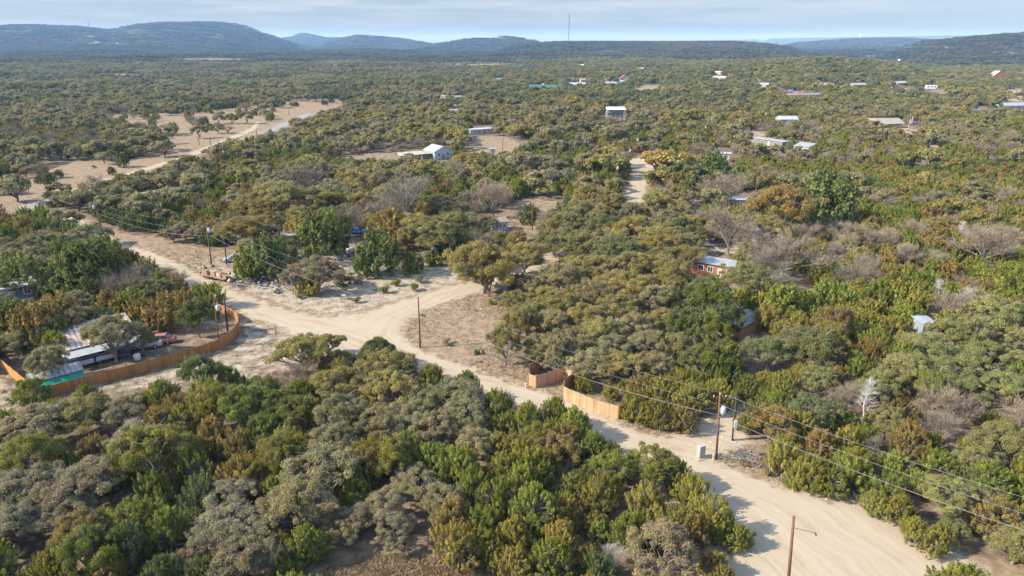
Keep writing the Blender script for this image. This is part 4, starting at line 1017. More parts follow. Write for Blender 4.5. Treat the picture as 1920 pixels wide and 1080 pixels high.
# ------------------------------------------------------------------ utility poles and lines
POLE_BROWN, POLE_DARK = wood((.175, .085, .05), 'pole_wood'), wood((.05, .042, .04), 'dark_pole_wood')
STEEL, PALE = M((.40, .43, .45), .45, .1, name='galvanised'), M((.42, .45, .47), .5, .1, name='pale_steel')
TOPS = {}
def pole(key, base, vt, label, dark=False, transformer=0, side=1, arm=False, lamp=False, meter=False, insul=True, r=.15, ut=None, name='utility_pole', group='utility poles along the dirt roads'):
    p = at(*base) if base[1] is not None else None
    h = top_height(p, vt)
    t = thing(name, label, 'utility pole', p, 0, group)
    lx = 0.0
    if ut is not None:
        q = at(ut, vt, p[2] + h); lx = max(-.6, min(.6, q[0] - p[0]))
    MB().tube([(0, 0, -.4), (lx * .5, 0, h * .5), (lx, 0, h)], [r, r * .88, r * .7], 12).build('shaft', POLE_DARK if dark else POLE_BROWN, t, smooth=True)
    if insul:
        m = MB(); m.tube([(lx, 0, h), (lx, 0, h + .12), (lx, 0, h + .25)], [.05, .09, .04], 8); m.build('insulator', M((.5, .5, .5), .3, .1, name='porcelain'), t)
    if arm:
        m = MB(); m.box((lx, 0, h - .35), (1.5, .1, .12)); m.box((lx - .35, .0, h - .65), (.05, .05, .75)); m.build('crossarm', POLE_BROWN, t)
        for s in (-.68, .0, .68):
            m = MB(); m.tube([(lx + s, 0, h - .29), (lx + s, 0, h - .17), (lx + s, 0, h - .06)], [.04, .08, .035], 8); m.build('insulator', M((.5, .5, .5), .3, .1, name='porcelain'), t)
    if transformer:
        zc = h - transformer; x = lx * zc / h + side * (.15 + .30)
        m = MB(); m.tube([(x, -.1, zc - .5), (x, -.1, zc - .45), (x, -.1, zc + .4), (x, -.1, zc + .5)], [.24, .29, .29, .12], 14); o = m.build('transformer', PALE, t, smooth=True)
        m = MB()
        for s in (-.1, .1): m.tube([(x + s, -.1, zc + .48), (x + s, -.1, zc + .8)], [.05, .03], 7)
        m.build('bushing', M((.25, .18, .15), .4, .1, name='brown_porcelain'), o)
        MB().box((x - side * .25, -.05, zc), (.3, .12, .5)).build('bracket', STEEL, t)
    if lamp:
        m = MB(); m.tube([(lx * .8, 0, h * .88), (lx * .8 + .5, -.1, h * .87), (lx * .8 + lamp, -.15, h * .83)], .02, 6); m.build('lamp_arm', M((.08, .07, .06), .7, .1, name='dark_iron'), t)
        m = MB(); m.tube([(lx + lamp, -.15, h * .84), (lx + lamp + .12, -.15, h * .81)], [.04, .07], 8); m.build('lamp_head', M((.1, .1, .1), .5, .1, name='dark_lamp'), t)
    if meter:
        m = MB(); m.box((0, -.24, h * .36), (.34, .18, .95)); m.box((0, -.2, h * .2), (.07, .07, h * .28)); m.build('meter_box', M((.55, .57, .58), .5, .1, name='meter_grey'), t)
        MB().tube([(0, 0, h * .44), (0, 0, h * .475)], [r * .98, r * .97], 10).build('orange_marker', M((.85, .25, .10), .5, .1, name='orange_tape'), t)
    TOPS[key] = Vector((p[0] + lx, p[1], p[2] + h))
    return t
pole('P1', (1343, 861), 740, 'reddish utility pole with a pale transformer can and crossarm beside the utility cabinet', transformer=1.9, side=1, arm=True, ut=1350)
pole('P2', (1374, 826), 733, 'dark utility pole with a meter box and orange marker just behind the transformer pole', dark=True, meter=True, insul=False, ut=1382, r=.16)
pole('P3', (1474, 1136), 968, 'reddish utility pole with a curved lamp arm at the near bend of the road', lamp=1.9, insul=False, ut=1487)
pole('P4', (788, 652), 557, 'lone reddish pole with a small dark lamp on the corner of the junction', ut=784, arm=False)
def corner_lamp():
    t = [o for o in bpy.data.objects if o.get('label', '').startswith('lone reddish pole')][0]
    m = MB(); m.tube([(0, 0, 5.7), (.35, -.05, 5.75)], .04, 6); m.build('lamp_arm', STEEL, t)
    m = MB(); m.box((.75, -.05, 5.62), (.7, .3, .16)); m.build('lamp_head', M((.08, .08, .08), .5, .1, name='dark_lamp'), t)
corner_lamp()
pole('P5', (427, 621), 555, 'black utility pole standing inside the curved end of the brown fence', dark=True, insul=False, ut=420)
pole('P6', (411, 651), 553, 'thin brown utility pole with two pale transformer cans against the brown fence', transformer=2.1, side=1, ut=401, r=.12)
pole('P7', (234, 504), 461, 'black leaning utility pole between the bright green juniper and the road', dark=True, insul=False, ut=226)
pole('P8', (397, 500), 420, 'tall brown utility pole with a transformer beside the rubbish trailer', transformer=1.3, side=1, ut=387)
pole('P9', (425, 496), 437, 'plain black utility pole behind the rubbish trailer', dark=True, insul=False, ut=419, r=.13)
pole('P10', (192, 438), 382, 'leaning brown utility pole with a transformer at the far end of the dirt road', transformer=.8, side=-1, ut=178)
pole('P11', (998, 432), 385, 'reddish utility pole standing in the dry grass yard by the white cabin', ut=998)
pole('P12', (1109, 404), 365, 'utility pole with a transformer between oak trunks below the side road', transformer=1.8, ut=1109)
pole('P13', (1155, 352), 308, 'brown utility pole in brush beside the side road, nearest the oaks', transformer=1.2, ut=1156)
pole('P14', (1178, 318), 278, 'utility pole with a pale can at the mouth of the side road', transformer=.9, ut=1180)
pole('P15', (1193, 292), 258, 'utility pole rising at the shaded bend of the side road', transformer=.9, ut=1194)
pole('P16', (1322, 257), 236, 'utility pole in the woods beyond the big corner oak', transformer=.8, ut=1321)
pole('P17', (942, 292), 258, 'utility pole at the end of the fenced dirt yard', ut=943)
pole('P18', (1432, 245), 211, 'utility pole in front of the pale roofed house in the deep woods', transformer=.7, ut=1435)
pole('P19', (374, 272), 254, 'short dark pole in the open field beside the paved road bend', dark=True, insul=False)
pole('P20', (396, 277), 257, 'short dark pole at the very edge of the paved road bend', dark=True, insul=False)
pole('P21', (1727, 161), 144, 'utility pole standing over the tan mobile home and camper', ut=1728)
pole('P22', (1478, 178), 148, 'utility pole rising at the end of the long blue mobile home', ut=1480)
pole('P23', (542, 216), 204, 'utility pole beside the far stretch of paved road', insul=False)
pole('P24', (759, 240), 219, 'utility pole in the woods short of the grey mobile home', ut=760)
pole('P25', (722, 242), 220, 'thin utility pole with a pale can in the mid woods', transformer=.8, ut=722)
pole('P26', (483, 262), 244, 'dark pole rising beside the white camper', dark=True, insul=False)
pole('P27', (106, 352), 340, 'short dark pole at the field edge beyond the dirt track', dark=True, insul=False)
pole('P28', (78, 398), 379, 'short pole with a white cap where the dirt road meets the pavement', insul=True, r=.1)
pole('P29', (512, 292), 276, 'short utility pole lost in grey trees below the white camper', insul=False)
pole('P30', (1322, 252), 246, 'stub pole among shaded trees behind the corner oak', insul=False)
WIRE = M((.28, .28, .275), .5, .1, name='bare_wire')
def wire(a, b, sag, label, r=.02, n=22, name='power_line', group='overhead lines between the poles'):
    a, b = Vector(a), Vector(b)
    m = MB()
    pts = [a.lerp(b, i / n) - Vector((0, 0, 4 * sag * (i / n) * (1 - i / n))) for i in range(n + 1)]
    m.tube(pts, r, 5)
    o = m.build(name, WIRE, None, smooth=True)
    return tag(o, label, 'power line', group)
T = TOPS
off = T['P1'] + Vector((40.5, -31.5, -.3))
zz = Vector((0, 0, 1))
chain = [('P10', 'P8', 'between the leaning far pole and the trailer pole'), ('P8', 'P4', 'from the trailer pole to the lone corner pole'), ('P4', 'P1', 'from the lone corner pole to the transformer pole')]
for a, b, s in chain:
    wire(T[a] + zz * .25, T[b] + zz * .25, 1.0, 'upper bare wire running ' + s, .012)
    wire(T[a] - zz * 1.2, T[b] - zz * 1.2, 1.2, 'lower wire running ' + s, .012)
    wire(T[a] - zz * 2.3, T[b] - zz * 2.6, 1.5, 'thick pale lowest cable ' + s, .021)
wire(T['P1'] + Vector((.68, 0, -.05)), off + Vector((.7, .4, 0)), 1.1, 'upper bare wire crossing the junipers from the transformer pole', .016)
wire(T['P1'] - zz * 1.2, off - zz * 1.2, 1.2, 'middle wire crossing the junipers from the transformer pole', .016)
wire(T['P1'] - zz * 2.7, off - zz * 2.6, 1.4, 'thick pale cable crossing lowest over the junipers from the transformer pole', .022)
wire(T['P1'] - zz * .2, T['P2'] - zz * .3, .25, 'short drooping service wire between the transformer pole and the dark pole', .02)
wire(T['P5'] - zz * .3, T['P6'] - zz * .4, .2, 'short service wire between the two poles at the fence end', .018)
wire(T['P8'] - zz * 1.0, T['P9'] - zz * .2, .4, 'short service wire to the plain black pole by the trailer', .018)
wire(T['P16'] - zz * .5, at(1420, 246, T['P16'].z - 1.5), .8, 'wire strung across dark trees beyond the corner oak', .03)
wire(T['P14'], T['P13'], .5, 'wire between the two poles lining the side road', .025)

# ------------------------------------------------------------------ wooden fences
def fence(px, h, col, label, name='wooden_fence', close=False, caps=0, zoff=0.0, both=False):
    pts = [Vector(at(u, v)) for u, v in px]
    o0 = pts[0].copy()
    t = thing(name, label, 'fence', o0)
    bd, ps, rl = MB(), [], MB()
    for a, b in zip(pts[:-1], pts[1:]):
        d = b - a; ln = d.length; rz = math.atan2(d.y, d.x); n = max(1, int(ln / .145)); k = d / n
        for i in range(n):
            c = a + k * (i + .5) - o0
            hh = h + R.uniform(-.025, .025)
            bd.box((c.x, c.y, hh / 2 - .03), (ln / n * .965, .022, hh), rz + R.uniform(-.02, .02), R.betavariate(2.2, 2.2))
        nrm = Vector((-math.sin(rz), math.cos(rz), 0)) * .05
        for z in (.3, h * .52, h - .28):
            c = (a + b) / 2 - o0 + nrm
            rl.box((c.x, c.y, z), (ln, .045, .09), rz, .5)
        m = max(1, round(ln / 2.4))
        for i in range(m + (1 if b is pts[-1] else 0)):
            c = a.lerp(b, i / m) - o0 + nrm * 2.4
            ps.append((c, rz))
    bd.build('pickets', wood(col, 'cedar_board'), t); rl.build('rails', wood(tuple(x * .8 for x in col), 'cedar_rail'), t)
    for c, rz in ps[:100]:
        MB().box((c.x, c.y, h / 2), (.1, .1, h + .12), rz).build('post', wood(tuple(x * .75 for x in col), 'cedar_post'), t)
    return t
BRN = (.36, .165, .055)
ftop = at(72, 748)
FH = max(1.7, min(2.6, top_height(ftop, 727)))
fence([(-120, 600), (-30, 662), (0, 688), (36, 718), (75, 750)], FH, (.42, .21, .07), 'sunlit orange brown fence running up from the compound corner')  # sunlit look is put into a brighter board colour than the long run
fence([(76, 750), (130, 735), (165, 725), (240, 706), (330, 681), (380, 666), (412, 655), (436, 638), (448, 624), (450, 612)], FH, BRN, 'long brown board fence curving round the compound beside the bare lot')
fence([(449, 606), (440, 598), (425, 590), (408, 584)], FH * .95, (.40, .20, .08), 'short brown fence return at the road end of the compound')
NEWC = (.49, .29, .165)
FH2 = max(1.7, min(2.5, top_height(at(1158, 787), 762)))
fence([(1067, 690), (1034, 683), (1012, 694), (992, 706)], FH2, (.40, .20, .085), 'shaded back panels of the small raw board pen by the road')  # shade on the back panels is painted in as a darker board colour
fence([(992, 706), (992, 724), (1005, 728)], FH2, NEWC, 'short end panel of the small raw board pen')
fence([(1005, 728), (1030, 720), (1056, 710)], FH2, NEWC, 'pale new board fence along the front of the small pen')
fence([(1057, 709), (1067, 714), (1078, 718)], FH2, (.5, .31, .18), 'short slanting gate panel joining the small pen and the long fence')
fence([(1080, 715), (1068, 726), (1056, 737)], FH2, (.38, .21, .1), 'shaded side panel at the start of the long pale fence')  # darkened board colour stands in for the shade on this side
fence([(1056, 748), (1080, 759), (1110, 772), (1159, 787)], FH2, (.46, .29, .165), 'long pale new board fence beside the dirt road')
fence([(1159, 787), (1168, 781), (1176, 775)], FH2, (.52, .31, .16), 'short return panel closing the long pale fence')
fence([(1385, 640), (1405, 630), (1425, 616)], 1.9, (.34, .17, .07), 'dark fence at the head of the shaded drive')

# wire stock fence by the far end of the road
def stock_fence(px, label, group=None):
    pts = [Vector(at(u, v)) for u, v in px]; o0 = pts[0].copy()
    t = thing('wire_fence', label, 'fence', o0)
    w = MB(); ps = []
    for a, b in zip(pts[:-1], pts[1:]):
        n = max(1, int((b - a).length / 3.2))
        ps += [a.lerp(b, i / n) - o0 for i in range(n + (b is pts[-1]))]
        for z in (.4, .75, 1.1): w.tube([a - o0 + zz * z, b - o0 + zz * z], .012, 4)
    w.build('wires', M((.3, .27, .25), .6, .1, name='rusty_wire'), t)
    for c in ps[:100]: MB().tube([c - zz * .2, c + zz * 1.3], [.07, .06], 6).build('post', wood((.20, .13, .09)), t)
stock_fence([(128, 412), (150, 419), (175, 427), (205, 434)], 'low wire stock fence beside the leaning pole')
stock_fence([(128, 412), (148, 408), (180, 410), (200, 414)], 'low wire stock fence across the dry verge behind the leaning pole')
stock_fence([(895, 291), (925, 293), (950, 296)], 'low wire fence round the dirt yard of the white mobile home')

# ------------------------------------------------------------------ utility cabinet, signs, small things by the road
def cabinet():
    p = at(1313, 858); h = top_height(p, 834)
    t = thing('utility_cabinet', 'pale grey utility cabinet on a concrete pad beside the transformer pole', 'cabinet', p, math.radians(24))
    MB().box((0, 0, .05), (1.5, 1.2, .16)).build('pad', M((.36, .325, .27), .9, .15, name='concrete'), t)
    m = MB(); m.prism([(-.4, .13), (.4, .13), (.4, h * .88), (.35, h * .95), (-.35, h * .95), (-.4, h * .88)], -.32, .32); m.build('casing', M((.32, .315, .275), .5, .08, name='cabinet_paint'), t)
    MB().box((0, 0, h * .97), (.88, .72, .06)).build('lid', M((.36, .36, .335), .6, .1, name='cabinet_lid'), t)
    for s in (-.19, .19):
        d = MB().box((s, -.333, h * .52), (.36, .03, h * .72)).build('door', M((.34, .335, .29), .6, .1, name='cabinet_door'), t)
        MB().box((s * .2, -.356, h * .5), (.04, .03, .18)).build('handle', STEEL, d)
    MB().box((.19, -.353, h * .74), (.2, .008, .14)).build('warning_label', M((.75, .22, .10), .5, .05, name='orange_label'), t)
cabinet()
def post(u, vb, vt, label, col, r=.05, name='marker_post', top=None, tc_=None):
    p = at(u, vb); h = top_height(p, vt)
    t = thing(name, label, 'post', p)
    MB().tube([(0, 0, -.2), (0, 0, h)], r, 8).build('shaft', M(col, .7, .15, name='post_paint'), t)
    if top: MB().box((0, -.04, h - top[1] / 2), (top[0], .03, top[1])).build('sign_plate', M(tc_, .5, .08, name='sign_paint'), t)
    else: MB().tube([(0, 0, h), (0, 0, h + .08)], [r * 1.3, r * .6], 8).build('cap', M(tuple(min(1, c * 1.2) for c in col), .6, .1, name='post_cap'), t)
post(1337, 863, 853, 'short tan marker post with an orange band next to the utility cabinet', (.70, .50, .28), .09)
post(985, 727, 719, 'small white marker post beside the raw board pen', (.75, .75, .75), .07)
post(647, 585, 552, 'thin road sign post on the stony corner of the junction', (.45, .36, .30), .04, 'sign_post', (.75, .28), (.70, .72, .72))
post(518, 631, 610, 'short dark post on the dark gravel patch by the junction', (.10, .09, .09), .06)
post(541, 570, 553, 'short grey stake on the stony verge opposite the fenced house', (.4, .4, .38), .05)

# ------------------------------------------------------------------ vehicles
def car(u, v, label, col, rz, kind='sedan', name='car', cat='car', scale=1.0, group=None):
    p = at(u, v)
    t = thing(name, label, cat, p, rz, group)
    t.scale = (scale,) * 3
    L2, W2 = (2.4, .9) if kind != 'pickup' else (2.75, .97)
    sec = {'sedan': [(-2.4, .32, .62), (-2.3, .30, .86), (-1.5, .26, .95), (-.9, .26, .95), (1.2, .26, .93), (1.9, .28, .88), (2.35, .32, .74), (2.42, .36, .6)],
           'pickup': [(-2.75, .5, .98), (-2.7, .45, 1.08), (-.6, .45, 1.08), (.6, .45, 1.08), (1.5, .45, 1.08), (2.5, .48, 1.02), (2.75, .52, .86)]}['pickup' if kind == 'pickup' else 'sedan']
    m = MB()
    def loft(sec, wf, val=.5):
        vs, fs = [], []
        for i, (x, z0, z1_) in enumerate(sec):
            e = W2 * (1 - .10 * (abs(x) / L2) ** 4) * wf
            vs += [(x, -e * .96, z0), (x, -e, (z0 + z1_) / 2), (x, -e * .9, z1_), (x, e * .9, z1_), (x, e, (z0 + z1_) / 2), (x, e * .96, z0)]
        n = len(sec)
        for i in range(n - 1):
            for k in range(6): fs.append((i * 6 + k, i * 6 + (k + 1) % 6, (i + 1) * 6 + (k + 1) % 6, (i + 1) * 6 + k))
        fs += [tuple(range(5, -1, -1)), tuple(range((n - 1) * 6, n * 6))]
        m.add(vs, fs, val)
    loft(sec, 1.0)
    if kind == 'pickup':
        for s in (-1, 1): m.box((-1.65, s * .86, 1.2), (2.1, .12, .3))
        m.box((-2.66, 0, 1.2), (.1, 1.7, .3))
    cab = [(-1.75, .95), (-1.15, 1.40), (.35, 1.43), (1.15, .95)] if kind != 'pickup' else [(-.62, 1.06), (-.5, 1.75), (.75, 1.78), (1.45, 1.06)]
    n = len(cab)
    rt = W2 * .72
    # roof and pillars in body colour, glass as its own part
    zt = max(c[1] for c in cab)
    m.add([(cab[1][0] - .05, -rt, cab[1][1]), (cab[2][0] + .05, -rt, cab[2][1]), (cab[2][0] + .05, rt, cab[2][1]), (cab[1][0] - .05, rt, cab[1][1]),
           (cab[1][0], -rt, zt + .05), (cab[2][0], -rt, zt + .05), (cab[2][0], rt, zt + .05), (cab[1][0], rt, zt + .05)], [(0, 1, 5, 4), (1, 2, 6, 5), (2, 3, 7, 6), (3, 0, 4, 7), (4, 5, 6, 7), (3, 2, 1, 0)])
    for s in (-1, 1):
        for a, b in ((cab[0], cab[1]), (cab[3], cab[2]), (((cab[0][0] + cab[3][0]) / 2, cab[0][1]), ((cab[1][0] + cab[2][0]) / 2, cab[1][1]))):
            m.tube([(a[0], s * W2 * .87, a[1]), (b[0], s * rt, b[1])], .05, 5)
    m.build('body', M(col, .35, .06, 1, .25, name='car_paint', spec=.5), t, smooth=False)
    g = MB()
    wb = W2 * .85
    g.add([(cab[0][0], -wb, cab[0][1]), (cab[3][0], -wb, cab[3][1]), (cab[3][0], wb, cab[3][1]), (cab[0][0], wb, cab[0][1]), (cab[1][0], -rt + .03, cab[1][1]), (cab[2][0], -rt + .03, cab[2][1]), (cab[2][0], rt - .03, cab[2][1]), (cab[1][0], rt - .03, cab[1][1])],
          [(0, 1, 5, 4), (1, 2, 6, 5), (2, 3, 7, 6), (3, 0, 4, 7), (4, 5, 6, 7)])
    g.build('windows', M((.04, .06, .07), .1, .1, name='car_glass', spec=.8), t)
    tm, rm = M((.02, .02, .02), .9, .1, name='rubber'), M((.45, .45, .46), .35, .1, .6, name='rim_metal')
    for x in (-L2 * .6, L2 * .62):
        for s in (-1, 1):
            y = s * (W2 - .08); rad = .33 if kind != 'pickup' else .38
            w = MB().tube([(x, y - .11, rad), (x, y + .11, rad)], rad, 16).build('wheel', tm, t)
            MB().tube([(x, y + s * .10, rad), (x, y + s * .125, rad)], [rad * .62, rad * .5], 12).build('rim', rm, w)
    for s in (-1, 1):
        MB().box((L2 * .985, s * W2 * .62, sec[-1][2] - .1), (.08, .36, .16)).build('headlight', M((.7, .7, .68), .15, .05, name='lamp_glass', spec=.7), t)
        MB().box((-L2 * .99, s * W2 * .68, sec[0][2] - .08), (.08, .28, .14)).build('tail_light', M((.4, .02, .02), .3, .05, name='tail_red'), t)
    MB().box((L2 * 1.0, 0, sec[-1][1] + .1), (.14, W2 * 1.8, .16)).build('bumper', M((.3, .3, .3), .4, .1, .4, name='chrome'), t)
    MB().box((-L2 * 1.0, 0, sec[0][1] + .1), (.14, W2 * 1.8, .16)).build('bumper', M((.3, .3, .3), .4, .1, .4, name='chrome'), t)
    keep(u, v, 5.5 * F_PX / depth(p) * scale, 7 * F_PX / depth(p) * .5, 6)
    return t
car(275, 651, 'silver beige sedan parked in front of the corrugated house inside the fence', (.50, .46, .40), math.radians(196))
car(300, 643, 'faded red car parked behind the silver sedan', (.42, .16, .13), math.radians(192))
car(441, 490, 'pale blue car parked nose out under the oak behind the black pole', (.35, .42, .52), math.radians(200))
car(670, 438, 'bright blue car in the shade of the oaks behind the dump', (.06, .22, .50), math.radians(10))
car(752, 320, 'white pickup truck parked before the cream carport', (.65, .66, .68), math.radians(170), 'pickup', 'pickup_truck', 'pickup truck')
car(1719, 233, 'dark blue car parked beyond the flag pole', (.10, .15, .25), math.radians(175))
def camper(u, v, wpx, label, rz=0.0):
    p = at(u, v); d = depth(p); L_ = wpx * d / F_PX
    t = thing('camper', label, 'camper', p, rz); k = L_ / 7.5
    t.scale = (k, k, k)
    m = MB(); m.prism([(-3.7, .55), (2.6, .55), (3.6, 1.9), (3.75, 2.9), (3.2, 3.15), (-3.5, 3.15), (-3.75, 2.8)], -1.2, 1.2); m.build('body', M((.72, .73, .74), .5, .06, 1, name='camper_white'), t)
    MB().box((0, -1.21, 1.35), (6.6, .03, .3)).build('stripe', M((.25, .3, .36), .5, .05, name='stripe_grey'), t)
    for x in (-2.2, .2, 2.2): MB().box((x, -1.22, 2.2), (1.1, .04, .7)).build('window', M(GLASS, .15, .1, name='glass', spec=.6), t)
    MB().box((1.3, -1.22, 1.7), (.75, .03, 1.9)).build('door', M((.66, .66, .66), .5, .05, name='camper_door'), t)
    for x in (-1.4, -.5):
        for y in (-1.05, 1.05): MB().tube([(x, y - .12, .38), (x, y + .12, .38)], .38, 14).build('wheel', M((.02, .02, .02), .9, .1, name='rubber'), t)
    keep(u, v, wpx + 8, 8, 8)
camper(471, 272, 19, 'white camper with dark windows parked beside dark junipers above the paved bend', math.radians(15))
camper(492, 274, 13, 'small white trailer tucked in trees behind the white camper', math.radians(5))
camper(1745, 168, 19, 'white camper standing above the tan mobile home', math.radians(-10))
camper(70, 562, 30, 'low white camper top showing in front of the blue grey mobile home', math.radians(10)) if False else None

# ------------------------------------------------------------------ rubbish trailer, dump and yard junk
def trash_trailer():
    a, b = Vector(at(380, 517)), Vector(at(428, 527)); rz = math.atan2((b - a).y, (b - a).x); c = (a + b) / 2
    t = thing('flatbed_trailer', 'low flatbed trailer loaded with boxes at the roadside', 'trailer', c, rz)
    Ln = (b - a).length
    MB().box((0, 0, .55), (Ln, 2.0, .14)).build('deck', wood((.24, .17, .12)), t)
    MB().tube([(Ln / 2, 0, .5), (Ln / 2 + 1.2, 0, .45)], .06, 6).build('drawbar', M((.12, .12, .12), .6, .1, name='black_steel'), t)
    for x in (-.5, .5):
        for s in (-1, 1): MB().tube([(x, s * .95 - .1, .32), (x, s * .95 + .1, .32)], .32, 14).build('wheel', M((.02, .02, .02), .9, .1, name='rubber'), t)
    def loc(x, y, z): return (c.x + x * math.cos(rz) - y * math.sin(rz), c.y + x * math.sin(rz) + y * math.cos(rz), z)
    rr = random.Random(3)
    cards = [(-.40, .0), (-.27, -.3), (-.14, .2), (0, -.25), (.13, .15), (.25, -.2), (.36, .2), (.44, -.2)]
    names = ['tall tan cardboard box at the far end of the trailer', 'tan cardboard box on the trailer next to the tallest box', 'upright cardboard box in the middle of the trailer load', 'wide open cardboard box on the trailer', 'crushed cardboard box on the trailer behind the wide box', 'small cardboard box near the trailer hitch', 'grey cardboard box on the trailer tail', 'flattened cardboard box at the hitch end']
    for (fx, y), lb in zip(cards, names):
        h = rr.uniform(.55, 1.1); col = rr.choice([(.42, .27, .15), (.46, .31, .18), (.36, .25, .16), (.45, .42, .38)])
        m = MB(); w_, d_ = rr.uniform(.7, 1.0), rr.uniform(.6, .9)
        m.box((0, 0, h / 2), (w_, d_, h))
        for s in (-1, 1): m.box((s * w_ * .62, 0, h + .1), (.3, d_, .02), 0, .6)
        o = m.build('cardboard_box', M(col, .9, .15, name='cardboard'), None)
        o.location = loc(fx * Ln, y, .62); o.rotation_euler = (rr.uniform(-.1, .1), rr.uniform(-.1, .1), rz + rr.uniform(-.4, .4))
        tag(o, lb, 'box', 'boxes on the roadside trailer')
    bags = [((400, 506), (.03, .05, .05), 'black rubbish bag heaped on the trailer'), ((436, 527), (.10, .10, .11), 'dark rubbish bag on the ground at the trailer end'), ((445, 518), (.03, .22, .11), 'green rubbish bag on the dump edge beside the trailer'), ((440, 524), (.5, .5, .48), 'white rubbish bag beside the trailer end'),
            ((378, 512), (.05, .05, .05), 'black rubbish bag behind the trailer'), ((384, 505), (.04, .04, .05), 'small black rubbish bag at the dark patch by the trailer'), ((450, 520), (.04, .3, .16), 'bright green bag nearest the dump heap'), ((431, 520), (.3, .32, .36), 'grey bag leaning on the trailer end'), ((432, 529), (.4, .33, .26), 'tan sack lying at the trailer end')]
    for (u, v), col, lb in bags:
        p = at(u, v); s = rr.uniform(.45, .65)
        zb = .62 if 'on the trailer' in lb else 0
        m = MB(); m.tube([(0, 0, 0), (.02, 0, .12), (0, .03, .45), (-.03, 0, .75), (0, 0, .95), (.02, 0, 1.1)], [.4, .62, .66, .42, .12, .2], 9)
        m.v = [(x + rr.uniform(-.07, .07), y + rr.uniform(-.07, .07), z) for x, y, z in m.v]
        o = m.build('rubbish_bag', M(col, .35, .2, name='plastic_bag', spec=.5), None, smooth=True)
        o.location = (p[0], p[1], zb); o.scale = (s * 1.4, s * 1.4, s * 1.25); o.rotation_euler = (0, 0, rr.uniform(0, 6))
        tag(o, lb, 'rubbish bag', 'bags dumped round the trailer')
trash_trailer()
def debris(name, px, n, label, cols, seed, hmax=.5, smax=.9):
    """loose rubbish: boards, sheets, rags and scraps"""
    P = world_poly(px); xs = [p[0] for p in P]; ys = [p[1] for p in P]
    rr = random.Random(seed); m = MB(); k = 0
    while k < n:
        x, y = rr.uniform(min(xs), max(xs)), rr.uniform(min(ys), max(ys))
        if not inpoly(np.array([x]), np.array([y]), P)[0]: continue
        k += 1
        s = rr.uniform(.12, smax) * rr.random() ** .5
        m.box((x, y, rr.uniform(.03, hmax) * rr.random()), (s, s * rr.uniform(.3, .9), s * rr.uniform(.06, .5)), rr.uniform(0, 6), rr.random(), rx=rr.uniform(-.4, .4))
    mt, nt, o = new_mat('rubbish')
    cr = nt.nodes.new('ShaderNodeValToRGB'); cr.color_ramp.interpolation = 'CONSTANT'
    while len(cr.color_ramp.elements) < len(cols): cr.color_ramp.elements.new(1.0)
    for i, c in enumerate(cols): cr.color_ramp.elements[i].position = i / len(cols); cr.color_ramp.elements[i].color = (*c, 1)
    nt.links.new(attr(nt, 'val'), cr.inputs[0])
    b = nt.nodes.new('ShaderNodeBsdfPrincipled'); b.inputs['Roughness'].default_value = .7
    nt.links.new(mix(nt, 1.0, cr.outputs[0], ramp(nt, noise(nt, 5, 4), .3, .7, .7, 1.2), 'MULTIPLY'), b.inputs['Base Color']); nt.links.new(b.outputs[0], o.inputs[0])
    ob = m.build(name, mt); tag(ob, label, 'rubbish', kind='stuff')
CJ = [(.20, .16, .12), (.30, .24, .18), (.13, .12, .11), (.55, .53, .5), (.24, .2, .18), (.35, .30, .26), (.12, .2, .32), (.09, .08, .08), (.62, .6, .6), (.35, .15, .15), (.25, .22, .2), (.4, .34, .27)]
CG = [(.24, .2, .17), (.30, .26, .22), (.16, .14, .12), (.34, .3, .26), (.2, .17, .15), (.48, .45, .4), (.13, .12, .11), (.28, .24, .2)]
debris('rubbish_heap', [(455, 520), (470, 508), (540, 508), (545, 545), (525, 552), (480, 540), (450, 530)], 420, 'grey heap of dumped rubbish and rags on the stony roadside', CJ, 1, .8, .9)
debris('scrap_litter', [(560, 478), (600, 466), (680, 462), (690, 480), (640, 490), (570, 492)], 330, 'scattered scrap and litter under the junipers', CJ, 2, .7, 1.1)
debris('yard_litter', [(620, 505), (690, 498), (800, 488), (850, 482), (850, 500), (760, 515), (640, 512)], 110, 'litter strewn over the pale stony lot', CJ, 3, .25, .5)
debris('brush_heap', [(430, 535), (452, 520), (470, 530), (455, 545)], 160, 'grey brush and rubble heap beside the trailer', CG, 4, .7, .7)
debris('scrap_lot', [(1640, 250), (1700, 246), (1760, 252), (1755, 264), (1680, 264)], 200, 'scrap and old vehicles strewn over the sandy lot', CJ, 5, 1.4, 2.6)
debris('carport_clutter', [(735, 306), (770, 308), (800, 303), (790, 312), (740, 313)], 80, 'clutter of household things before the cream carport', CJ + [(.5, .05, .12)], 6, 1.0, 1.2)
debris('grove_clutter', [(770, 405), (800, 395), (870, 395), (880, 405), (800, 412)], 60, 'clutter and old furniture in the shade of bare trees', CJ, 7, .9, 1.2)
debris('roadside_clutter', [(375, 440), (395, 440), (440, 470), (430, 480)], 10, 'few bits of litter below the oaks by the trailer', CJ, 8, .5, .6)
def tarp(u, v, w, h, col, label, rz=0, name='tarpaulin'):
    p = at(u, v); rr = random.Random(int(u)); m = MB(); n = 7
    vs = [(w * (i / n - .5), w * .6 * (j / n - .5), h * max(0, 1 - 3.2 * ((i / n - .5) ** 2 + (j / n - .5) ** 2)) * rr.uniform(.75, 1.1) + .04) for j in range(n + 1) for i in range(n + 1)]
    m.add(vs, [(j * (n + 1) + i, j * (n + 1) + i + 1, (j + 1) * (n + 1) + i + 1, (j + 1) * (n + 1) + i) for j in range(n) for i in range(n)])
    o = m.build(name, M(col, .5, .2, 2, name='tarp_cloth')); o.location = p; o.rotation_euler = (0, 0, rz)
    tag(o, label, 'tarpaulin')
tarp(724, 508, 1.3, .25, (.03, .35, .55), 'small crumpled blue tarpaulin on the pale lot below the bright juniper')
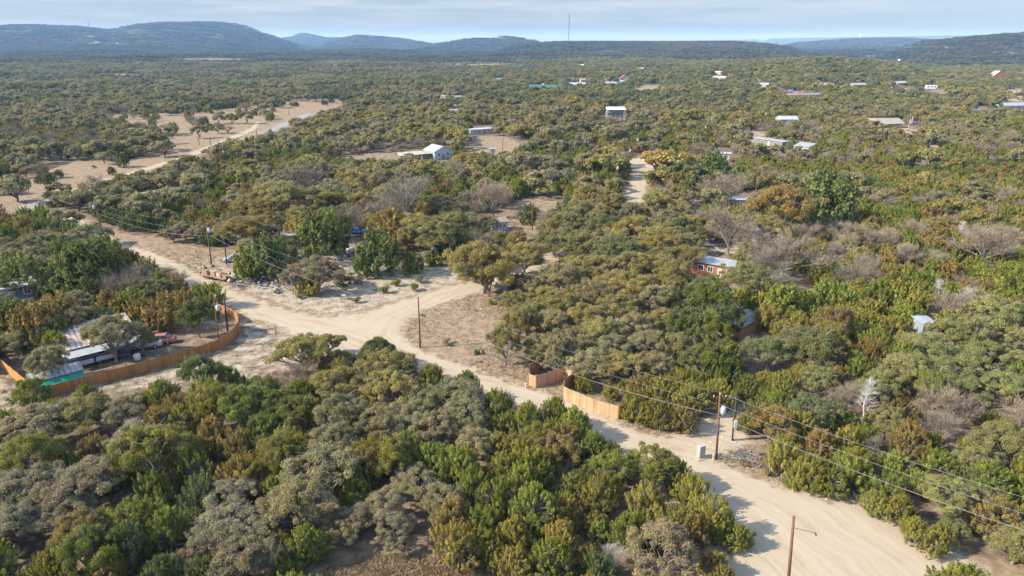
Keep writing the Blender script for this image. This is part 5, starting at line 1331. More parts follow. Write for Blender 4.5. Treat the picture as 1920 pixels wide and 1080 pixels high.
tarp(640, 511, 1.5, .3, (.35, .45, .55), 'pale blue plastic sheet at the edge of the pale lot')
tarp(1498, 174, 13, 1.8, (.42, .12, .12), 'red and orange tarpaulin mound behind the long blue mobile home')
tarp(1487, 172, 10, 2.0, (.10, .16, .48), 'blue tarpaulin mound behind the long blue mobile home')
def drum():
    p = at(258, 674)
    t = thing('plastic_drum', 'round white drum standing inside the brown fence', 'drum', p)
    m = MB(); m.tube([(0, 0, 0), (0, 0, .1), (0, 0, .75), (0, 0, .85)], [.46, .5, .5, .42], 16); m.build('body', M((.62, .62, .57), .5, .1, name='plastic'), t, smooth=True)
    MB().tube([(0, 0, .85), (0, 0, .92)], [.44, .38], 16).build('lid', M((.7, .7, .66), .5, .1, name='plastic'), t)
drum()
def brush_pile(u, v, n, label, w, h):
    p = at(u, v); rr = random.Random(9); m = MB()
    for _ in range(n):
        a = Vector((rr.gauss(0, w * .35), rr.gauss(0, w * .28), abs(rr.gauss(0, h * .35)) + .03)); d = Vector((rr.uniform(-1, 1), rr.uniform(-1, 1), rr.uniform(-.3, .45))) * rr.uniform(.5, 1.3)
        k = a + d * .5 + Vector((rr.uniform(-.1, .1), rr.uniform(-.1, .1), .08))
        e = a + d; e.z = max(e.z, .03)
        m.tube([a, k, e], [.028, .022, .01], 4, rr.random(), cap=False)
    o = m.build('brush_pile', M((.30, .26, .225), .9, .3, 3, name='dead_wood')); o.location = p
    tag(o, label, 'brush pile')
brush_pile(1386, 858, 320, 'heap of cut grey brush behind the transformer pole', 2.6, 1.2)
brush_pile(1222, 790, 120, 'low scatter of dead sticks at the end of the long pale fence', 2.6, .6)

# dead standing trees
def snag(u, v, vt, label, seed):
    p = at(u, v); h = top_height(p, vt); rr = random.Random(seed); m = MB()
    t = thing('dead_tree', label, 'tree', p)
    pts = [Vector((0, 0, -.3))]
    for i in range(1, 7): pts.append(Vector((pts[-1].x + rr.uniform(-.18, .18), rr.uniform(-.2, .2), h * i / 6)))
    m.tube(pts, [.13, .115, .10, .08, .06, .04, .012], 7)
    m.build('trunk', M((.50, .46, .41), .9, .2, 4, name='bleached_wood'), t)
    m = MB()
    for _ in range(60):
        k = rr.uniform(.45, .98); s = pts[0].lerp(pts[-1], k); a = rr.uniform(0, 6.28); l_ = rr.uniform(.6, 2.0) * (1.25 - k)
        e = s + Vector((math.cos(a) * l_, math.sin(a) * l_, rr.uniform(.1, .9)))
        m.tube([s, s.lerp(e, .5) + Vector((0, 0, rr.uniform(-.1, .2))), e], [.03, .02, .008], 5, cap=False)
        for _ in range(5):
            f = e + Vector((rr.uniform(-.5, .5), rr.uniform(-.5, .5), rr.uniform(0, .5))); m.tube([s.lerp(e, rr.uniform(.4, 1)), f], [.014, .005], 4, cap=False)
    m.build('branches', M((.50, .47, .43), .9, .15, 4, name='bleached_wood'), t)
    keep(u, v, 30, 14, 8)
snag(1615, 805, 715, 'bleached white dead tree with broken branches among green junipers', 4)
snag(1797, 448, 420, 'small bleached dead snag beside a pale bare tree', 5)
snag(1757, 567, 530, 'leaning pale dead trunk above the blue grey roof in the junipers', 6)

# ------------------------------------------------------------------ scatter of trees
KARR = np.array(KEEP)
def blocked(u, v, k=1.0):
    return bool(((u > KARR[:, 0]) & (u < KARR[:, 1]) & (v > KARR[:, 2]) & (v < KARR[:, 3])).any())
trees = []      # dict(x, y, z, w, h, kind, tint, u, v)
cells = {}
CS = 12.0
def near_trees(x, y):
    i, j = int(x // CS), int(y // CS)
    for a in (-1, 0, 1):
        for b in (-1, 0, 1):
            yield from cells.get((i + a, j + b), ())
def put(x, y, w, kind, tint, h=None, hand=False):
    ratio = {'O': (.62, .78), 'J': (.82, 1.1), 'B': (.70, .9)}[kind]
    h = h or w * R.uniform(*ratio)
    z = z1(x, y)
    u, v = pix(x, y, z + h * .55)
    t = dict(x=x, y=y, z=z, w=w, h=h, kind=kind, tint=tint, u=u, v=v, hand=hand)
    trees.append(t); cells.setdefault((int(x // CS), int(y // CS)), []).append(t)
    return t
for u, v, wpx, kind, tint in HAND:
    rat = {'O': .66, 'J': 1.06, 'B': .75}[kind]
    zc = 2.5
    for _ in range(5):
        p = at(u, v, zc); w = wpx * depth(p) / F_PX; zc = w * rat * (.56 if kind != 'J' else .5)
    put(p[0], p[1], w * 1.06, kind, tint, w * rat * R.uniform(.92, 1.08), True)
# the leaning landmark oak and the young trees on the corner lot
for u, vb, w, h, kind, tint in ((946, 684, 5.4, 6.4, 'O', 'olive'), (972, 644, 4.6, 6.0, 'O', 'olive'), (988, 640, 4.4, 6.2, 'O', 'olive'), (915, 556, 8.0, 7.0, 'O', 'olive'), (1045, 690, 4.5, 5.5, 'O', 'sage'), (218, 680, 8.4, 7.6, 'O', 'sage'), (268, 664, 4.6, 5.2, 'O', 'sage'), (98, 716, 6.2, 5.4, 'O', 'sage'), (150, 640, 6.5, 6.0, 'O', 'sage')):
    p = at(u, vb); put(p[0], p[1], w, kind, tint, h, True)
n_hand = len(trees)
FARR = np.array(FOOT)
def open_mask(x, y):
    """which of the points may carry a wild tree (numpy)"""
    z = tz(x, y); d = y * CP + (CAM_H - z) * SP
    u = 960 + F_PX * x / d; v = 540 - F_PX * (y * SP - (CAM_H - z) * CP) / d
    k = (u > -1500) & (u < 3400)
    for q in KARR: k &= ~((u > q[0]) & (u < q[1]) & (v > q[2]) & (v < q[3]))
    for q in FARR: k &= (x - q[0]) ** 2 + (y - q[1]) ** 2 > (q[2] + 1.8) ** 2
    for P in NOTREE: k &= ~inpoly(u, v, P)
    for P in ROADS_W: k &= sdf(x, y, P) < -2.3
    for P in (TRACK_W, PAVED_W, PAVED2_W): k &= sdf(x, y, P) < -2
    for key in OPEN:
        s_ = sdf(x, y, WP[key])
        if key == 'field': k &= (s_ < 0) | (rng.random(x.size) < .03)
        else: k &= s_ < -1.6
    for q in FAR_CLEAR: k &= ~((np.hypot((u - q[0]) / q[2], (v - q[1]) / q[3]) < 1) & (rng.random(x.size) < .93))
    return k, u, v
def fill_band(n_, r0, r1, half, small=False):
    r = np.sqrt(rng.uniform(r0 ** 2, r1 ** 2, n_)); a = np.radians(rng.uniform(-half, half, n_))
    x, y = r * np.sin(a), r * np.cos(a)
    k, u, v = open_mask(x, y)
    for x_, y_, u_, v_ in zip(x[k].tolist(), y[k].tolist(), u[k].tolist(), v[k].tolist()):
        kind, tint = composition(u_, v_, R, x_, y_)
        w = {'O': R.uniform(5.2, 8.6), 'J': R.uniform(3.4, 5.8), 'B': R.uniform(4.6, 7.6)}[kind]
        if u_ > 1400 and v_ < 700: w *= .86
        if kind == 'O' and v_ < 420: w *= R.uniform(1.1, 1.55)
        if small:
            if kind == 'O' and R.random() < .6: kind, tint = 'J', R.choice(['dark', 'olive', 'rusty'])
            w = R.uniform(2.3, 3.6) * (1.15 if kind == 'O' else 1)
        if any(math.hypot(t['x'] - x_, t['y'] - y_) < (.30 if small else .345) * (t['w'] + w) for t in near_trees(x_, y_)): continue
        put(x_, y_, w, kind, tint)
fill_band(19500, 34, 265, 56)
fill_band(11500, 40, 300, 56, True)
fill_band(50000, 265, 720, 48)
# denser clumps standing in the open field on the far side of the dirt track
for u, v, n, sp in ((60, 215, 26, 40), (150, 215, 12, 26), (60, 265, 26, 48), (130, 262, 8, 26), (180, 268, 7, 24), (215, 275, 5, 20), (245, 255, 8, 20), (280, 262, 3, 12), (25, 310, 18, 34), (70, 330, 9, 26), (90, 345, 5, 14), (325, 250, 5, 18), (205, 303, 2, 10), (310, 213, 8, 22), (360, 208, 8, 22), (400, 207, 8, 20), (60, 285, 10, 40), (270, 286, 2, 8), (125, 292, 2, 12), (385, 235, 2, 8), (420, 222, 3, 14), (470, 212, 6, 20), (520, 200, 8, 20)):
    for _ in range(int(n * .7 + .5)):
        uu, vv = R.gauss(u, sp * .5), R.gauss(v, sp * .16)
        p = at(uu, vv)
        w = R.uniform(6, 10)
        if any(math.hypot(t['x'] - p[0], t['y'] - p[1]) < .3 * (t['w'] + w) for t in near_trees(p[0], p[1])): continue
        if sdf(np.array([p[0]]), np.array([p[1]]), TRACK_W)[0] > -3 or any(inpoly(np.array([uu]), np.array([vv]), P)[0] for P in NOTREE): continue
        k, c = R.choice([('O', 'sage'), ('O', 'green'), ('O', 'sage'), ('J', 'dark'), ('B', 'grey')]) if R.random() < .9 else ('J', 'olive')
        put(p[0], p[1], w if k != 'J' else w * .7, k, c)

# the nearest of each kind become trees of their own, the rest one woodland of each kind
CAPS = {'O': 292, 'J': 292, 'B': 110}
order = sorted(range(len(trees)), key=lambda i: math.hypot(trees[i]['x'], trees[i]['y']))
single, rest = [], []
cnt = {'O': 0, 'J': 0, 'B': 0}
for i in order:
    t = trees[i]
    r = math.hypot(t['x'], t['y'])
    inside = -60 < t['u'] < 1980 and t['v'] < 1130
    if cnt[t['kind']] < CAPS[t['kind']] and inside and r < 330: cnt[t['kind']] += 1; single.append(t)
    else: rest.append(t)
ZONES = [(70, 790, 'in the wood below the green tarpaulin'), (230, 770, 'in the wood under the long brown fence'), (400, 750, 'at the wood edge below the bare lot'), (60, 900, 'at the wood end below the fence corner'), (250, 880, 'in the dark thicket below the brown fence'), (430, 880, 'in the wood under the bare lot'),
         (80, 1020, 'in the lowest corner of the wood'), (250, 1020, 'in the low wood before the glade'), (430, 1010, 'in the wood beside the shaded glade'), (560, 690, 'where the near wood meets the junction'), (700, 690, 'at the near wood tip facing the junction'), (560, 800, 'in the wood just short of the junction'), (700, 790, 'in the grey grove facing the corner pole'),
         (850, 770, 'in the wood edge facing the corner lot'), (570, 930, 'above the shaded glade'), (720, 900, 'in the middle of the near wood'), (850, 900, 'in the near wood facing the raw board pen'), (700, 1010, 'at the shaded glade with pale trunks'), (870, 1020, 'beside the shaded glade'), (1000, 800, 'across the road from the raw board pen'), (1100, 850, 'across the road from the long pale fence'),
         (1230, 890, 'across the road from the utility cabinet'), (1000, 930, 'in the thick juniper wood'), (1130, 950, 'in the juniper wood near the road'), (1280, 980, 'at the wood edge by the near road bend'), (1080, 1040, 'in the lowest middle wood'), (1380, 1020, 'beside the near road and lamp pole'),
         (950, 660, 'on the dry corner lot'), (1020, 600, 'in the oak grove by the corner lot'), (1120, 590, 'in the middle of the oak grove'), (1220, 580, 'in the oak grove before the red trailer'), (1040, 690, 'behind the raw board pen'), (1170, 700, 'behind the long pale fence'), (1260, 760, 'by the driveway and transformer pole'), (1340, 620, 'in the green clump by the shaded drive'), (1340, 700, 'behind the transformer pole'),
         (920, 500, 'beside the branch road'), (1050, 450, 'by the dry yard and white cabin'), (1180, 440, 'in the oaks past the branch road'), (1300, 450, 'around the rusty red trailer'), (1420, 480, 'in the bare grove by the red trailer'), (1460, 390, 'by the flat roofed orange house'), (1440, 650, 'past the head of the shaded drive'), (1520, 760, 'around the bleached dead tree'), (1450, 830, 'behind the dark meter pole'),
         (1580, 900, 'along the outer verge of the near road'), (1740, 960, 'along the near road and power wires'), (1640, 830, 'under the wires past the dead tree'), (1820, 850, 'under the wires at the picture edge'), (1700, 760, 'on the slope above the power wires'), (1850, 740, 'at the picture edge above the wires'), (1600, 640, 'on the slope above the dead tree'), (1760, 640, 'on the slope by the hidden blue roof'), (1880, 600, 'at the picture edge by the blue roof'),
         (1550, 530, 'on the slope beyond the bare grove'), (1700, 530, 'on the upper wooded slope'), (1860, 500, 'on the upper slope at the picture edge'), (1560, 420, 'on the slope past the golden oak'), (1700, 430, 'by the small dead snag'), (1860, 420, 'on the high slope at the picture edge'),
         (60, 460, 'in the wood behind the bright juniper'), (170, 480, 'around the black leaning pole'), (50, 560, 'at the blue grey mobile home'), (80, 640, 'beside the corrugated house'), (200, 600, 'over the corrugated house'), (280, 540, 'between the two compound homes'), (360, 580, 'at the road end of the compound'),
         (340, 430, 'on the dry verge by the trailer pole'), (240, 400, 'behind the leaning far pole'), (450, 450, 'behind the plain black pole'), (500, 480, 'at the dump edge'), (600, 440, 'around the scrap litter'), (720, 470, 'on the far side of the pale lot'), (820, 440, 'between the pale lot and white cabin'), (600, 515, 'on the pale lot by the rubbish heap'),
         (540, 380, 'in the round topped oak stand'), (420, 370, 'in the wood past the trailer pole'), (660, 390, 'in the wood behind the bright blue car'), (780, 380, 'in the bare grove past the pale lot'), (900, 380, 'behind the white cabin'), (640, 340, 'in the wood below the white pickup'), (820, 330, 'in the wood below the white gabled house'), (980, 340, 'beyond the dry yard'), (1100, 340, 'beside the side road poles'), (1250, 320, 'at the side road corner'), (1340, 360, 'below the side road corner'), (320, 350, 'in the wood beside the dirt track'), (480, 330, 'in the wood below the white camper')]
ORD = ['leftmost', 'second from left', 'third from left', 'fourth from left', 'fifth from left', 'sixth from left', 'seventh from left', 'eighth from left', 'ninth from left', 'tenth from left', 'eleventh from left', 'twelfth from left', 'thirteenth from left', 'fourteenth from left', 'fifteenth from left', 'sixteenth from left', 'seventeenth from left', 'eighteenth from left', 'nineteenth from left', 'twentieth from left']
KN = {'O': ('live_oak', 'live oak', 'oak'), 'J': ('juniper', 'juniper', 'juniper'), 'B': ('bare_tree', 'leafless tree', 'tree')}
byz = {}
for t in single:
    z = min(ZONES, key=lambda q: math.hypot(q[0] - t['u'], (q[1] - t['v']) * 1.3))
    byz.setdefault((t['kind'], t['tint'], z[2]), []).append(t)
for (k, c, ph), ts in byz.items():
    kn = KN[k][1]
    word = {'grey': 'grey', 'sage': 'grey green', 'olive': 'olive', 'golden': 'golden', 'green': 'green', 'pale': 'pale olive', 'dark': 'dark green', 'rusty': 'rusty', 'brown': 'brown', 'white': 'whitish'}[c]
    ts.sort(key=lambda t: t['u'])
    if len(ts) == 1: ts[0]['label'] = f'{word} {kn} standing {ph}'
    elif len(ts) == 2 and max(ts[0]['w'], ts[1]['w']) > 1.22 * min(ts[0]['w'], ts[1]['w']):
        a, b = sorted(ts, key=lambda t: t['w']); a['label'] = f'smaller of two {word} {kn}s {ph}'; b['label'] = f'broader of two {word} {kn}s {ph}'
    else:
        for i, t in enumerate(ts): t['label'] = f'{ORD[min(i, 19)]} {word} {kn} {ph}'
BASE_W = {'O': 2.0, 'J': 1.9, 'B': 2.0}; BASE_H = {'O': 1.48, 'J': 2.2, 'B': 1.62}
LIB = {'O': OAKS, 'J': JUNS, 'B': BARES}
GRP = {'O': 'live oaks of the scrub woods', 'J': 'junipers of the scrub woods', 'B': 'leafless trees of the scrub woods'}
def pick_mesh(t, rr):
    big = t['kind'] == 'J' and t['w'] > 5.6       # old broad junipers carry a rounded crown
    lib = OAKS if big else LIB[t['kind']]
    return rr.choice(lib[:7] if (big or t['kind'] == 'O') and rr.random() < .88 else lib)
for t in single:
    k = t['kind']
    e = thing(KN[k][0], t['label'], KN[k][2] if k != 'B' else 'tree', (t['x'], t['y'], t['z'] - .05), R.uniform(0, 6.283), GRP[k])
    kb = 'O' if k == 'J' and t['w'] > 5.6 else k
    s = t['w'] / BASE_W[kb]; e.scale = (s, s * R.uniform(.9, 1.1), t['h'] * (.92 if kb != k else 1) / BASE_H[kb])
    cm, tm = pick_mesh(t, R)
    a, b = tint_of(k, t['tint'], R)
    for nm, me in (('crown', cm), ('trunk', tm)):
        o = bpy.data.objects.new(nm, me); COL.objects.link(o); o.parent = e
        if nm == 'crown': o['tint'] = list(a); o['tipc'] = list(b)

# ------------------------------------------------------------------ woodland farther off: one object per kind, instanced
def joined(name, crown, trunk_mb, leafmat, barkmat):
    V, Fq, va, ti = crown
    me = bpy.data.meshes.new(name)
    nv = len(V)
    fs = [tuple(f) for f in Fq] + [tuple(i + nv for i in f) for f in (trunk_mb.f if trunk_mb else [])]
    me.from_pydata([tuple(v) for v in V] + (trunk_mb.v if trunk_mb else []), [], fs)
    me.materials.append(leafmat); me.materials.append(barkmat)
    me.polygons.foreach_set('material_index', [0] * len(Fq) + [1] * (len(fs) - len(Fq)))
    for an, ar in (('var', va), ('tip', ti)):
        a = me.attributes.new(an, 'FLOAT', 'FACE'); a.data.foreach_set('value', list(ar) + [.5] * (len(fs) - len(Fq)))
    return bpy.data.objects.new(name, me)
def lod(kind, n, leaf, cnt_, seed):
    outl = []
    for i in range(cnt_):
        if kind == 'O':
            V, Fq, va, ti, P, Rp = oak_crown(seed + i, n, leaf, 48); m = oak_trunk(seed + i, P, 4, 1.1, 6)
            outl.append(joined('oak_model', (V, Fq, va, ti), m, LEAF_OAK, BARK))
        elif kind == 'J':
            V, Fq, va, ti, T_, lean = juniper_crown(seed + i, n, leaf, 90); outl.append(joined('juniper_model', (V, Fq, va, ti), None, LEAF_JUN, BARK))
        else:
            V, Fq, va, ti, m = bare_crown(seed + i, n // 2, leaf * .22); outl.append(joined('bare_model', (V, Fq, va, ti), m, TWIG, BARK_PALE))
    return outl
def scatter_object(name, label, pts, rot, scl, tint, tip, models, kind='stuff', cat='woodland'):
    n = len(pts)
    me = bpy.data.meshes.new(name)
    me.vertices.add(n); me.vertices.foreach_set('co', np.asarray(pts, np.float32).ravel())
    for an, tp, ar in (('rot', 'FLOAT', rot), ('scl', 'FLOAT_VECTOR', scl), ('vi', 'INT', rng.integers(0, len(models), n))):
        a = me.attributes.new(an, tp, 'POINT'); a.data.foreach_set('vector' if tp == 'FLOAT_VECTOR' else 'value', np.ascontiguousarray(ar, np.int32 if tp == 'INT' else np.float32).ravel())
    for an, ar in (('tint', tint), ('tipc', tip)):
        a = me.attributes.new(an, 'FLOAT_COLOR', 'POINT'); a.data.foreach_set('color', np.ascontiguousarray(np.concatenate([ar, np.ones((n, 1))], 1), np.float32).ravel())
    o = bpy.data.objects.new(name, me); COL.objects.link(o)
    g = bpy.data.node_groups.new(name + '_scatter', 'GeometryNodeTree')
    g.interface.new_socket('Geometry', in_out='INPUT', socket_type='NodeSocketGeometry'); g.interface.new_socket('Geometry', in_out='OUTPUT', socket_type='NodeSocketGeometry')
    gi, go = g.nodes.new('NodeGroupInput'), g.nodes.new('NodeGroupOutput')
    gti = g.nodes.new('GeometryNodeGeometryToInstance')
    for mo in models:
        oi = g.nodes.new('GeometryNodeObjectInfo'); oi.inputs['Object'].default_value = mo; oi.inputs['As Instance'].default_value = False
        g.links.new(oi.outputs['Geometry'], gti.inputs[0])
    iop = g.nodes.new('GeometryNodeInstanceOnPoints')
    iop.inputs['Pick Instance'].default_value = True
    def na_(nm, tp):
        q = g.nodes.new('GeometryNodeInputNamedAttribute'); q.data_type = tp; q.inputs[0].default_value = nm
        return [s for s in q.outputs if s.enabled and s.name == 'Attribute'][0]
    cx = g.nodes.new('ShaderNodeCombineXYZ'); g.links.new(na_('rot', 'FLOAT'), cx.inputs[2])
    e2r = g.nodes.new('FunctionNodeEulerToRotation'); g.links.new(cx.outputs[0], e2r.inputs[0])
    g.links.new(gi.outputs[0], iop.inputs['Points']); g.links.new(gti.outputs[0], iop.inputs['Instance'])
    g.links.new(na_('vi', 'INT'), iop.inputs['Instance Index']); g.links.new(e2r.outputs[0], iop.inputs['Rotation']); g.links.new(na_('scl', 'FLOAT_VECTOR'), iop.inputs['Scale'])
    g.links.new(iop.outputs[0], go.inputs[0])
    md = o.modifiers.new('scatter', 'NODES'); md.node_group = g
    return tag(o, label, cat, kind=kind)
NAMES = {'O': ('oak_woodland', 'hazy grey green oak woodland rolling to the hills'), 'J': ('juniper_woodland', 'dark and rusty juniper woodland mixed through the oaks'), 'B': ('bare_woodland', 'grey leafless trees scattered through the distant woodland')}
def arrays(ts):
    pts = [(t['x'], t['y'], t['z'] - .1) for t in ts]; rot = [R.uniform(0, 6.283) for _ in ts]
    scl = [(t['w'] / BASE_W[t['kind']], t['w'] / BASE_W[t['kind']] * R.uniform(.9, 1.1), t['h'] / BASE_H[t['kind']]) for t in ts]
    tt = [tint_of(t['kind'], t['tint'], R) for t in ts]
    return np.array(pts), np.array(rot), np.array(scl), np.array([a for a, b in tt]), np.array([b for a, b in tt])
# the far band: jittered grid to 1.9 km
far_t = {'O': [], 'J': [], 'B': []}
gs = 8.2
NN = int(1900 // gs)
ii, jj = np.meshgrid(np.arange(-NN, NN), np.arange(0, NN))
fx = (ii.ravel() + rng.uniform(.05, .95, ii.size)) * gs; fy = (jj.ravel() + rng.uniform(.05, .95, ii.size)) * gs
fr = np.hypot(fx, fy); fa = np.degrees(np.arctan2(fx, fy))
ok = (fr > 715) & (fr < 1900) & (np.abs(fa) < 43)
fx, fy = fx[ok], fy[ok]
fz = tz(fx, fy); dpp = fy * CP + (CAM_H - fz) * SP
fu = 960 + F_PX * fx / dpp; fv = 540 - F_PX * (fy * SP - (CAM_H - fz) * CP) / dpp
gap = waves(fx, fy, 2.3) + rng.normal(0, .3, fx.size)
ok = gap > -.85
for q in FAR_CLEAR: ok &= ~((np.hypot((fu - q[0]) / q[2], (fv - q[1]) / q[3]) < 1) & (rng.random(fx.size) < .94))
for q in KARR: ok &= ~((fu > q[0]) & (fu < q[1]) & (fv > q[2]) & (fv < q[3]))
for q in FARR: ok &= ((fx - q[0]) ** 2 + (fy - q[1]) ** 2 > (q[2] + 2) ** 2)
for x, y, z, u, v in zip(fx[ok], fy[ok], fz[ok], fu[ok], fv[ok]):
    k, c = composition(u, v, R, x, y)
    w = {'O': R.uniform(5.5, 9.5), 'J': R.uniform(3.8, 6.4), 'B': R.uniform(5, 8)}[k] * 1.08
    far_t[k].append(dict(x=x, y=y, z=z, w=w, h=w * {'O': .72, 'J': 1.05, 'B': .8}[k], kind=k, tint=c))
for k in 'OJB':
    mid = [t for t in rest if t['kind'] == k]
    scatter_object(*NAMES[k], *arrays(mid), lod(k, {'O': 4600, 'J': 4000, 'B': 3200}[k], {'O': .047, 'J': .050, 'B': .045}[k], 6, {'O': 500, 'J': 600, 'B': 700}[k]))
    scatter_object('far_' + NAMES[k][0], 'far ' + NAMES[k][1], *arrays(far_t[k]), lod(k, 800, {'O': .12, 'J': .115, 'B': .1}[k], 5, {'O': 800, 'J': 900, 'B': 1000}[k]))

# beyond that, whole thickets of crowns cover plain and hills
def thicket(seed, n=34, half=32.0):
    rnd = np.random.default_rng(seed); Vs, Fs, va, ti = [], [], [], []; b = 0
    for i in range(n):
        x, y = rnd.uniform(-half, half, 2); r = rnd.uniform(3.0, 5.2)
        V, Fq, v_, t_, P, Rp = oak_crown(seed * 100 + i, 34, .30, 9)
        V = V * np.array([r, r, r * .95]) + np.array([x, y, -.6])
        Vs.append(V); Fs.append(Fq + b); b += len(V); k = rnd.normal(0, .2)
        va.append(np.clip(v_ + k, 0, 1)); ti.append(np.clip(t_ * .4 + rnd.uniform(0, .8), 0, 1))
    me = crown_mesh('thicket_model', np.concatenate(Vs), np.concatenate(Fs), np.concatenate(va), np.concatenate(ti), LEAF_OAK)
    return bpy.data.objects.new('thicket_model', me)
def band(r0, r1, sp):
    N_ = int(r1 // sp) + 1
    i_, j_ = np.meshgrid(np.arange(-N_, N_), np.arange(0, N_))
    x = (i_.ravel() + rng.uniform(0, 1, i_.size)) * sp; y = (j_.ravel() + rng.uniform(0, 1, i_.size)) * sp
    r = np.hypot(x, y); a = np.degrees(np.arctan2(x, y)); k = (r > r0) & (r < r1) & (np.abs(a) < 42)
    x, y = x[k], y[k]; z = tz(x, y); d = y * CP + (CAM_H - z) * SP
    u = 960 + F_PX * x / d; v = 540 - F_PX * (y * SP - (CAM_H - z) * CP) / d
    k = waves(x, y, 1.1) + rng.normal(0, .35, x.size) > -.8
    for q in FAR_CLEAR: k &= ~((np.hypot((u - q[0]) / q[2], (v - q[1]) / q[3]) < 1) & (rng.random(x.size) < .95))
    for q in KARR: k &= ~((u > q[0]) & (u < q[1]) & (v > q[2]) & (v < q[3]))
    for pts in ([(140, 77), (158, 70), (182, 66)], [(211, 60), (214, 70), (219, 82)], [(52, 80), (58, 72)], [(166, 80), (184, 79)]):
        dd_, _, _ = segdist(u, v, pts, False); k &= dd_ > 1.2
    return x[k], y[k], z[k], u[k], v[k]
TH = [thicket(40 + i) for i in range(5)]
ax = [band(1880, 4200, 46), band(4200, 9600, 62)]
X = np.concatenate([a[0] for a in ax]); Y = np.concatenate([a[1] for a in ax]); Z = np.concatenate([a[2] for a in ax]); UU = np.concatenate([a[3] for a in ax])
n = len(X)
sc = np.where(np.hypot(X, Y) > 4200, 1.3, 1.0) * rng.uniform(.85, 1.2, n)
mixw = np.clip(.5 + .55 * waves(X, Y, .8), 0, 1)[:, None]
base = (np.array([.070, .082, .038]) * (1 - mixw) + np.array([.098, .103, .064]) * mixw) * rng.uniform(.75, 1.3, (n, 1)) * np.stack([rng.uniform(.85, 1.3, n), np.ones(n), rng.uniform(.8, 1.1, n)], 1)
scatter_object('far_woodland', 'continuous blue green forest over the far plain and hills', np.stack([X, Y, Z], 1), rng.uniform(0, 6.283, n), np.stack([sc, sc, sc ** .5], 1), base, base * np.array([1.6, 1.45, 1.2]), TH)

# ------------------------------------------------------------------ shrubs, cactus, dry grass, stones
def shrub_model(seed, n, leaf):
    rnd = np.random.default_rng(seed); P = rnd.uniform(-.6, .6, (9, 3)); P[:, 2] = rnd.uniform(.25, .75, 9)
    C, Nn = [], []
    for p in P:
        d = unit(n // 9, rnd); d[:, 2] = np.abs(d[:, 2]) * .9 - .1
        C.append(p + d * rnd.uniform(.15, .45, (len(d), 1))); Nn.append(d + .6 * rnd.normal(size=d.shape))
    C, Nn = np.concatenate(C), np.concatenate(Nn)
    V, Fq = quad_leaves(C, Nn, leaf, 1.5, rnd=rnd)
    m = MB(); rr = random.Random(seed)
    for p in P: m.tube([(0, 0, -.1), (p[0] * .5, p[1] * .5, p[2] * .5), tuple(p)], [.04, .03, .01], 4, cap=False)
    return crown_mesh('shrub_foliage', V, Fq, np.clip(rnd.normal(.5, .15, len(Fq)), 0, 1), np.clip(rnd.normal(.4, .3, len(Fq)), 0, 1), LEAF_OAK), mb_mesh('shrub_stems', m, BARK)
SHR = [shrub_model(60 + i, 900, .07) for i in range(4)]
SHRUBS = [(836, 640, 20, 'grey', 'grey round shrub on the dry corner lot'), (720, 540, 24, 'dark', 'dark green shrub on the pale lot, lowest of its row'), (742, 528, 22, 'dark', 'upright dark shrub next to the lowest one on the pale lot'), (775, 538, 22, 'dark', 'round dark shrub on the pale lot nearest the branch road'),
          (788, 520, 26, 'grey', 'grey shrub on the pale lot behind the round dark shrub'), (812, 492, 16, 'dark', 'little green shrub at the edge of the pale lot'), (833, 494, 14, 'dark', 'small shrub where the pale lot meets the branch road oak'), (668, 520, 30, 'grey', 'pale twiggy shrub in the middle of the pale lot'), (667, 560, 20, 'grey', 'thin grey shrub near the road sign post'),
          (565, 555, 14, 'grey', 'low grey shrub on the stony roadside below the heap'), (655, 558, 10, 'grey', 'tiny shrub beside the road sign post'), (172, 424, 16, 'dark', 'dark shrub inside the stock fence by the leaning pole'), (180, 420, 10, 'dark', 'tiny dark shrub inside the stock fence'), (177, 312, 8, 'dark', 'single dark bush alone in the open field'), (82, 283, 10, 'dark', 'dark bush in the open field near the big oaks'),
          (128, 295, 12, 'dark', 'dark bush at the foot of the field oaks'), (1005, 392, 14, 'dark', 'green bush on the dry yard behind the white cabin'), (1034, 396, 20, 'grey', 'grey twiggy shrub on the dry yard below the oaks'), (1170, 342, 16, 'grey', 'grey shrub beside the side road pole'), (440, 622, 12, 'grey', 'grey shrub just inside the curved fence end'), (1210, 795, 16, 'grey', 'dry grey shrub at the pale fence end'), (1300, 806, 14, 'grey', 'low dry shrub beside the driveway'), (925, 565, 18, 'dark', 'low dark shrub at the foot of the branch road oak'),
          (1395, 868, 18, 'grey', 'dry shrub by the brush heap'), (1440, 885, 20, 'grey', 'dry shrub on the stony verge below the junipers'), (1530, 915, 18, 'grey', 'dry shrub on the verge near the wire junipers'), (1480, 905, 24, 'dark', 'green shrub at the verge foot of the junipers'), (1615, 930, 22, 'pale', 'pale green feathery shrub at the verge')]
for u, v, wpx, c, lb in SHRUBS:
    p = at(u, v + wpx * .35); s = wpx * depth(p) / F_PX / 1.7
    e = thing('shrub', lb, 'shrub', p, R.uniform(0, 6), 'shrubs dotted over the open ground'); e.scale = (s, s, s * R.uniform(.9, 1.2))
    fm, sm_ = R.choice(SHR)
    f = bpy.data.objects.new('foliage', fm); COL.objects.link(f); f.parent = e
    a, b = tint_of(*{'grey': ('O', 'grey'), 'dark': ('J', 'green'), 'pale': ('O', 'pale')}[c], R); f['tint'] = list(a); f['tipc'] = list(b)
    s_ = bpy.data.objects.new('stems', sm_); COL.objects.link(s_); s_.parent = e
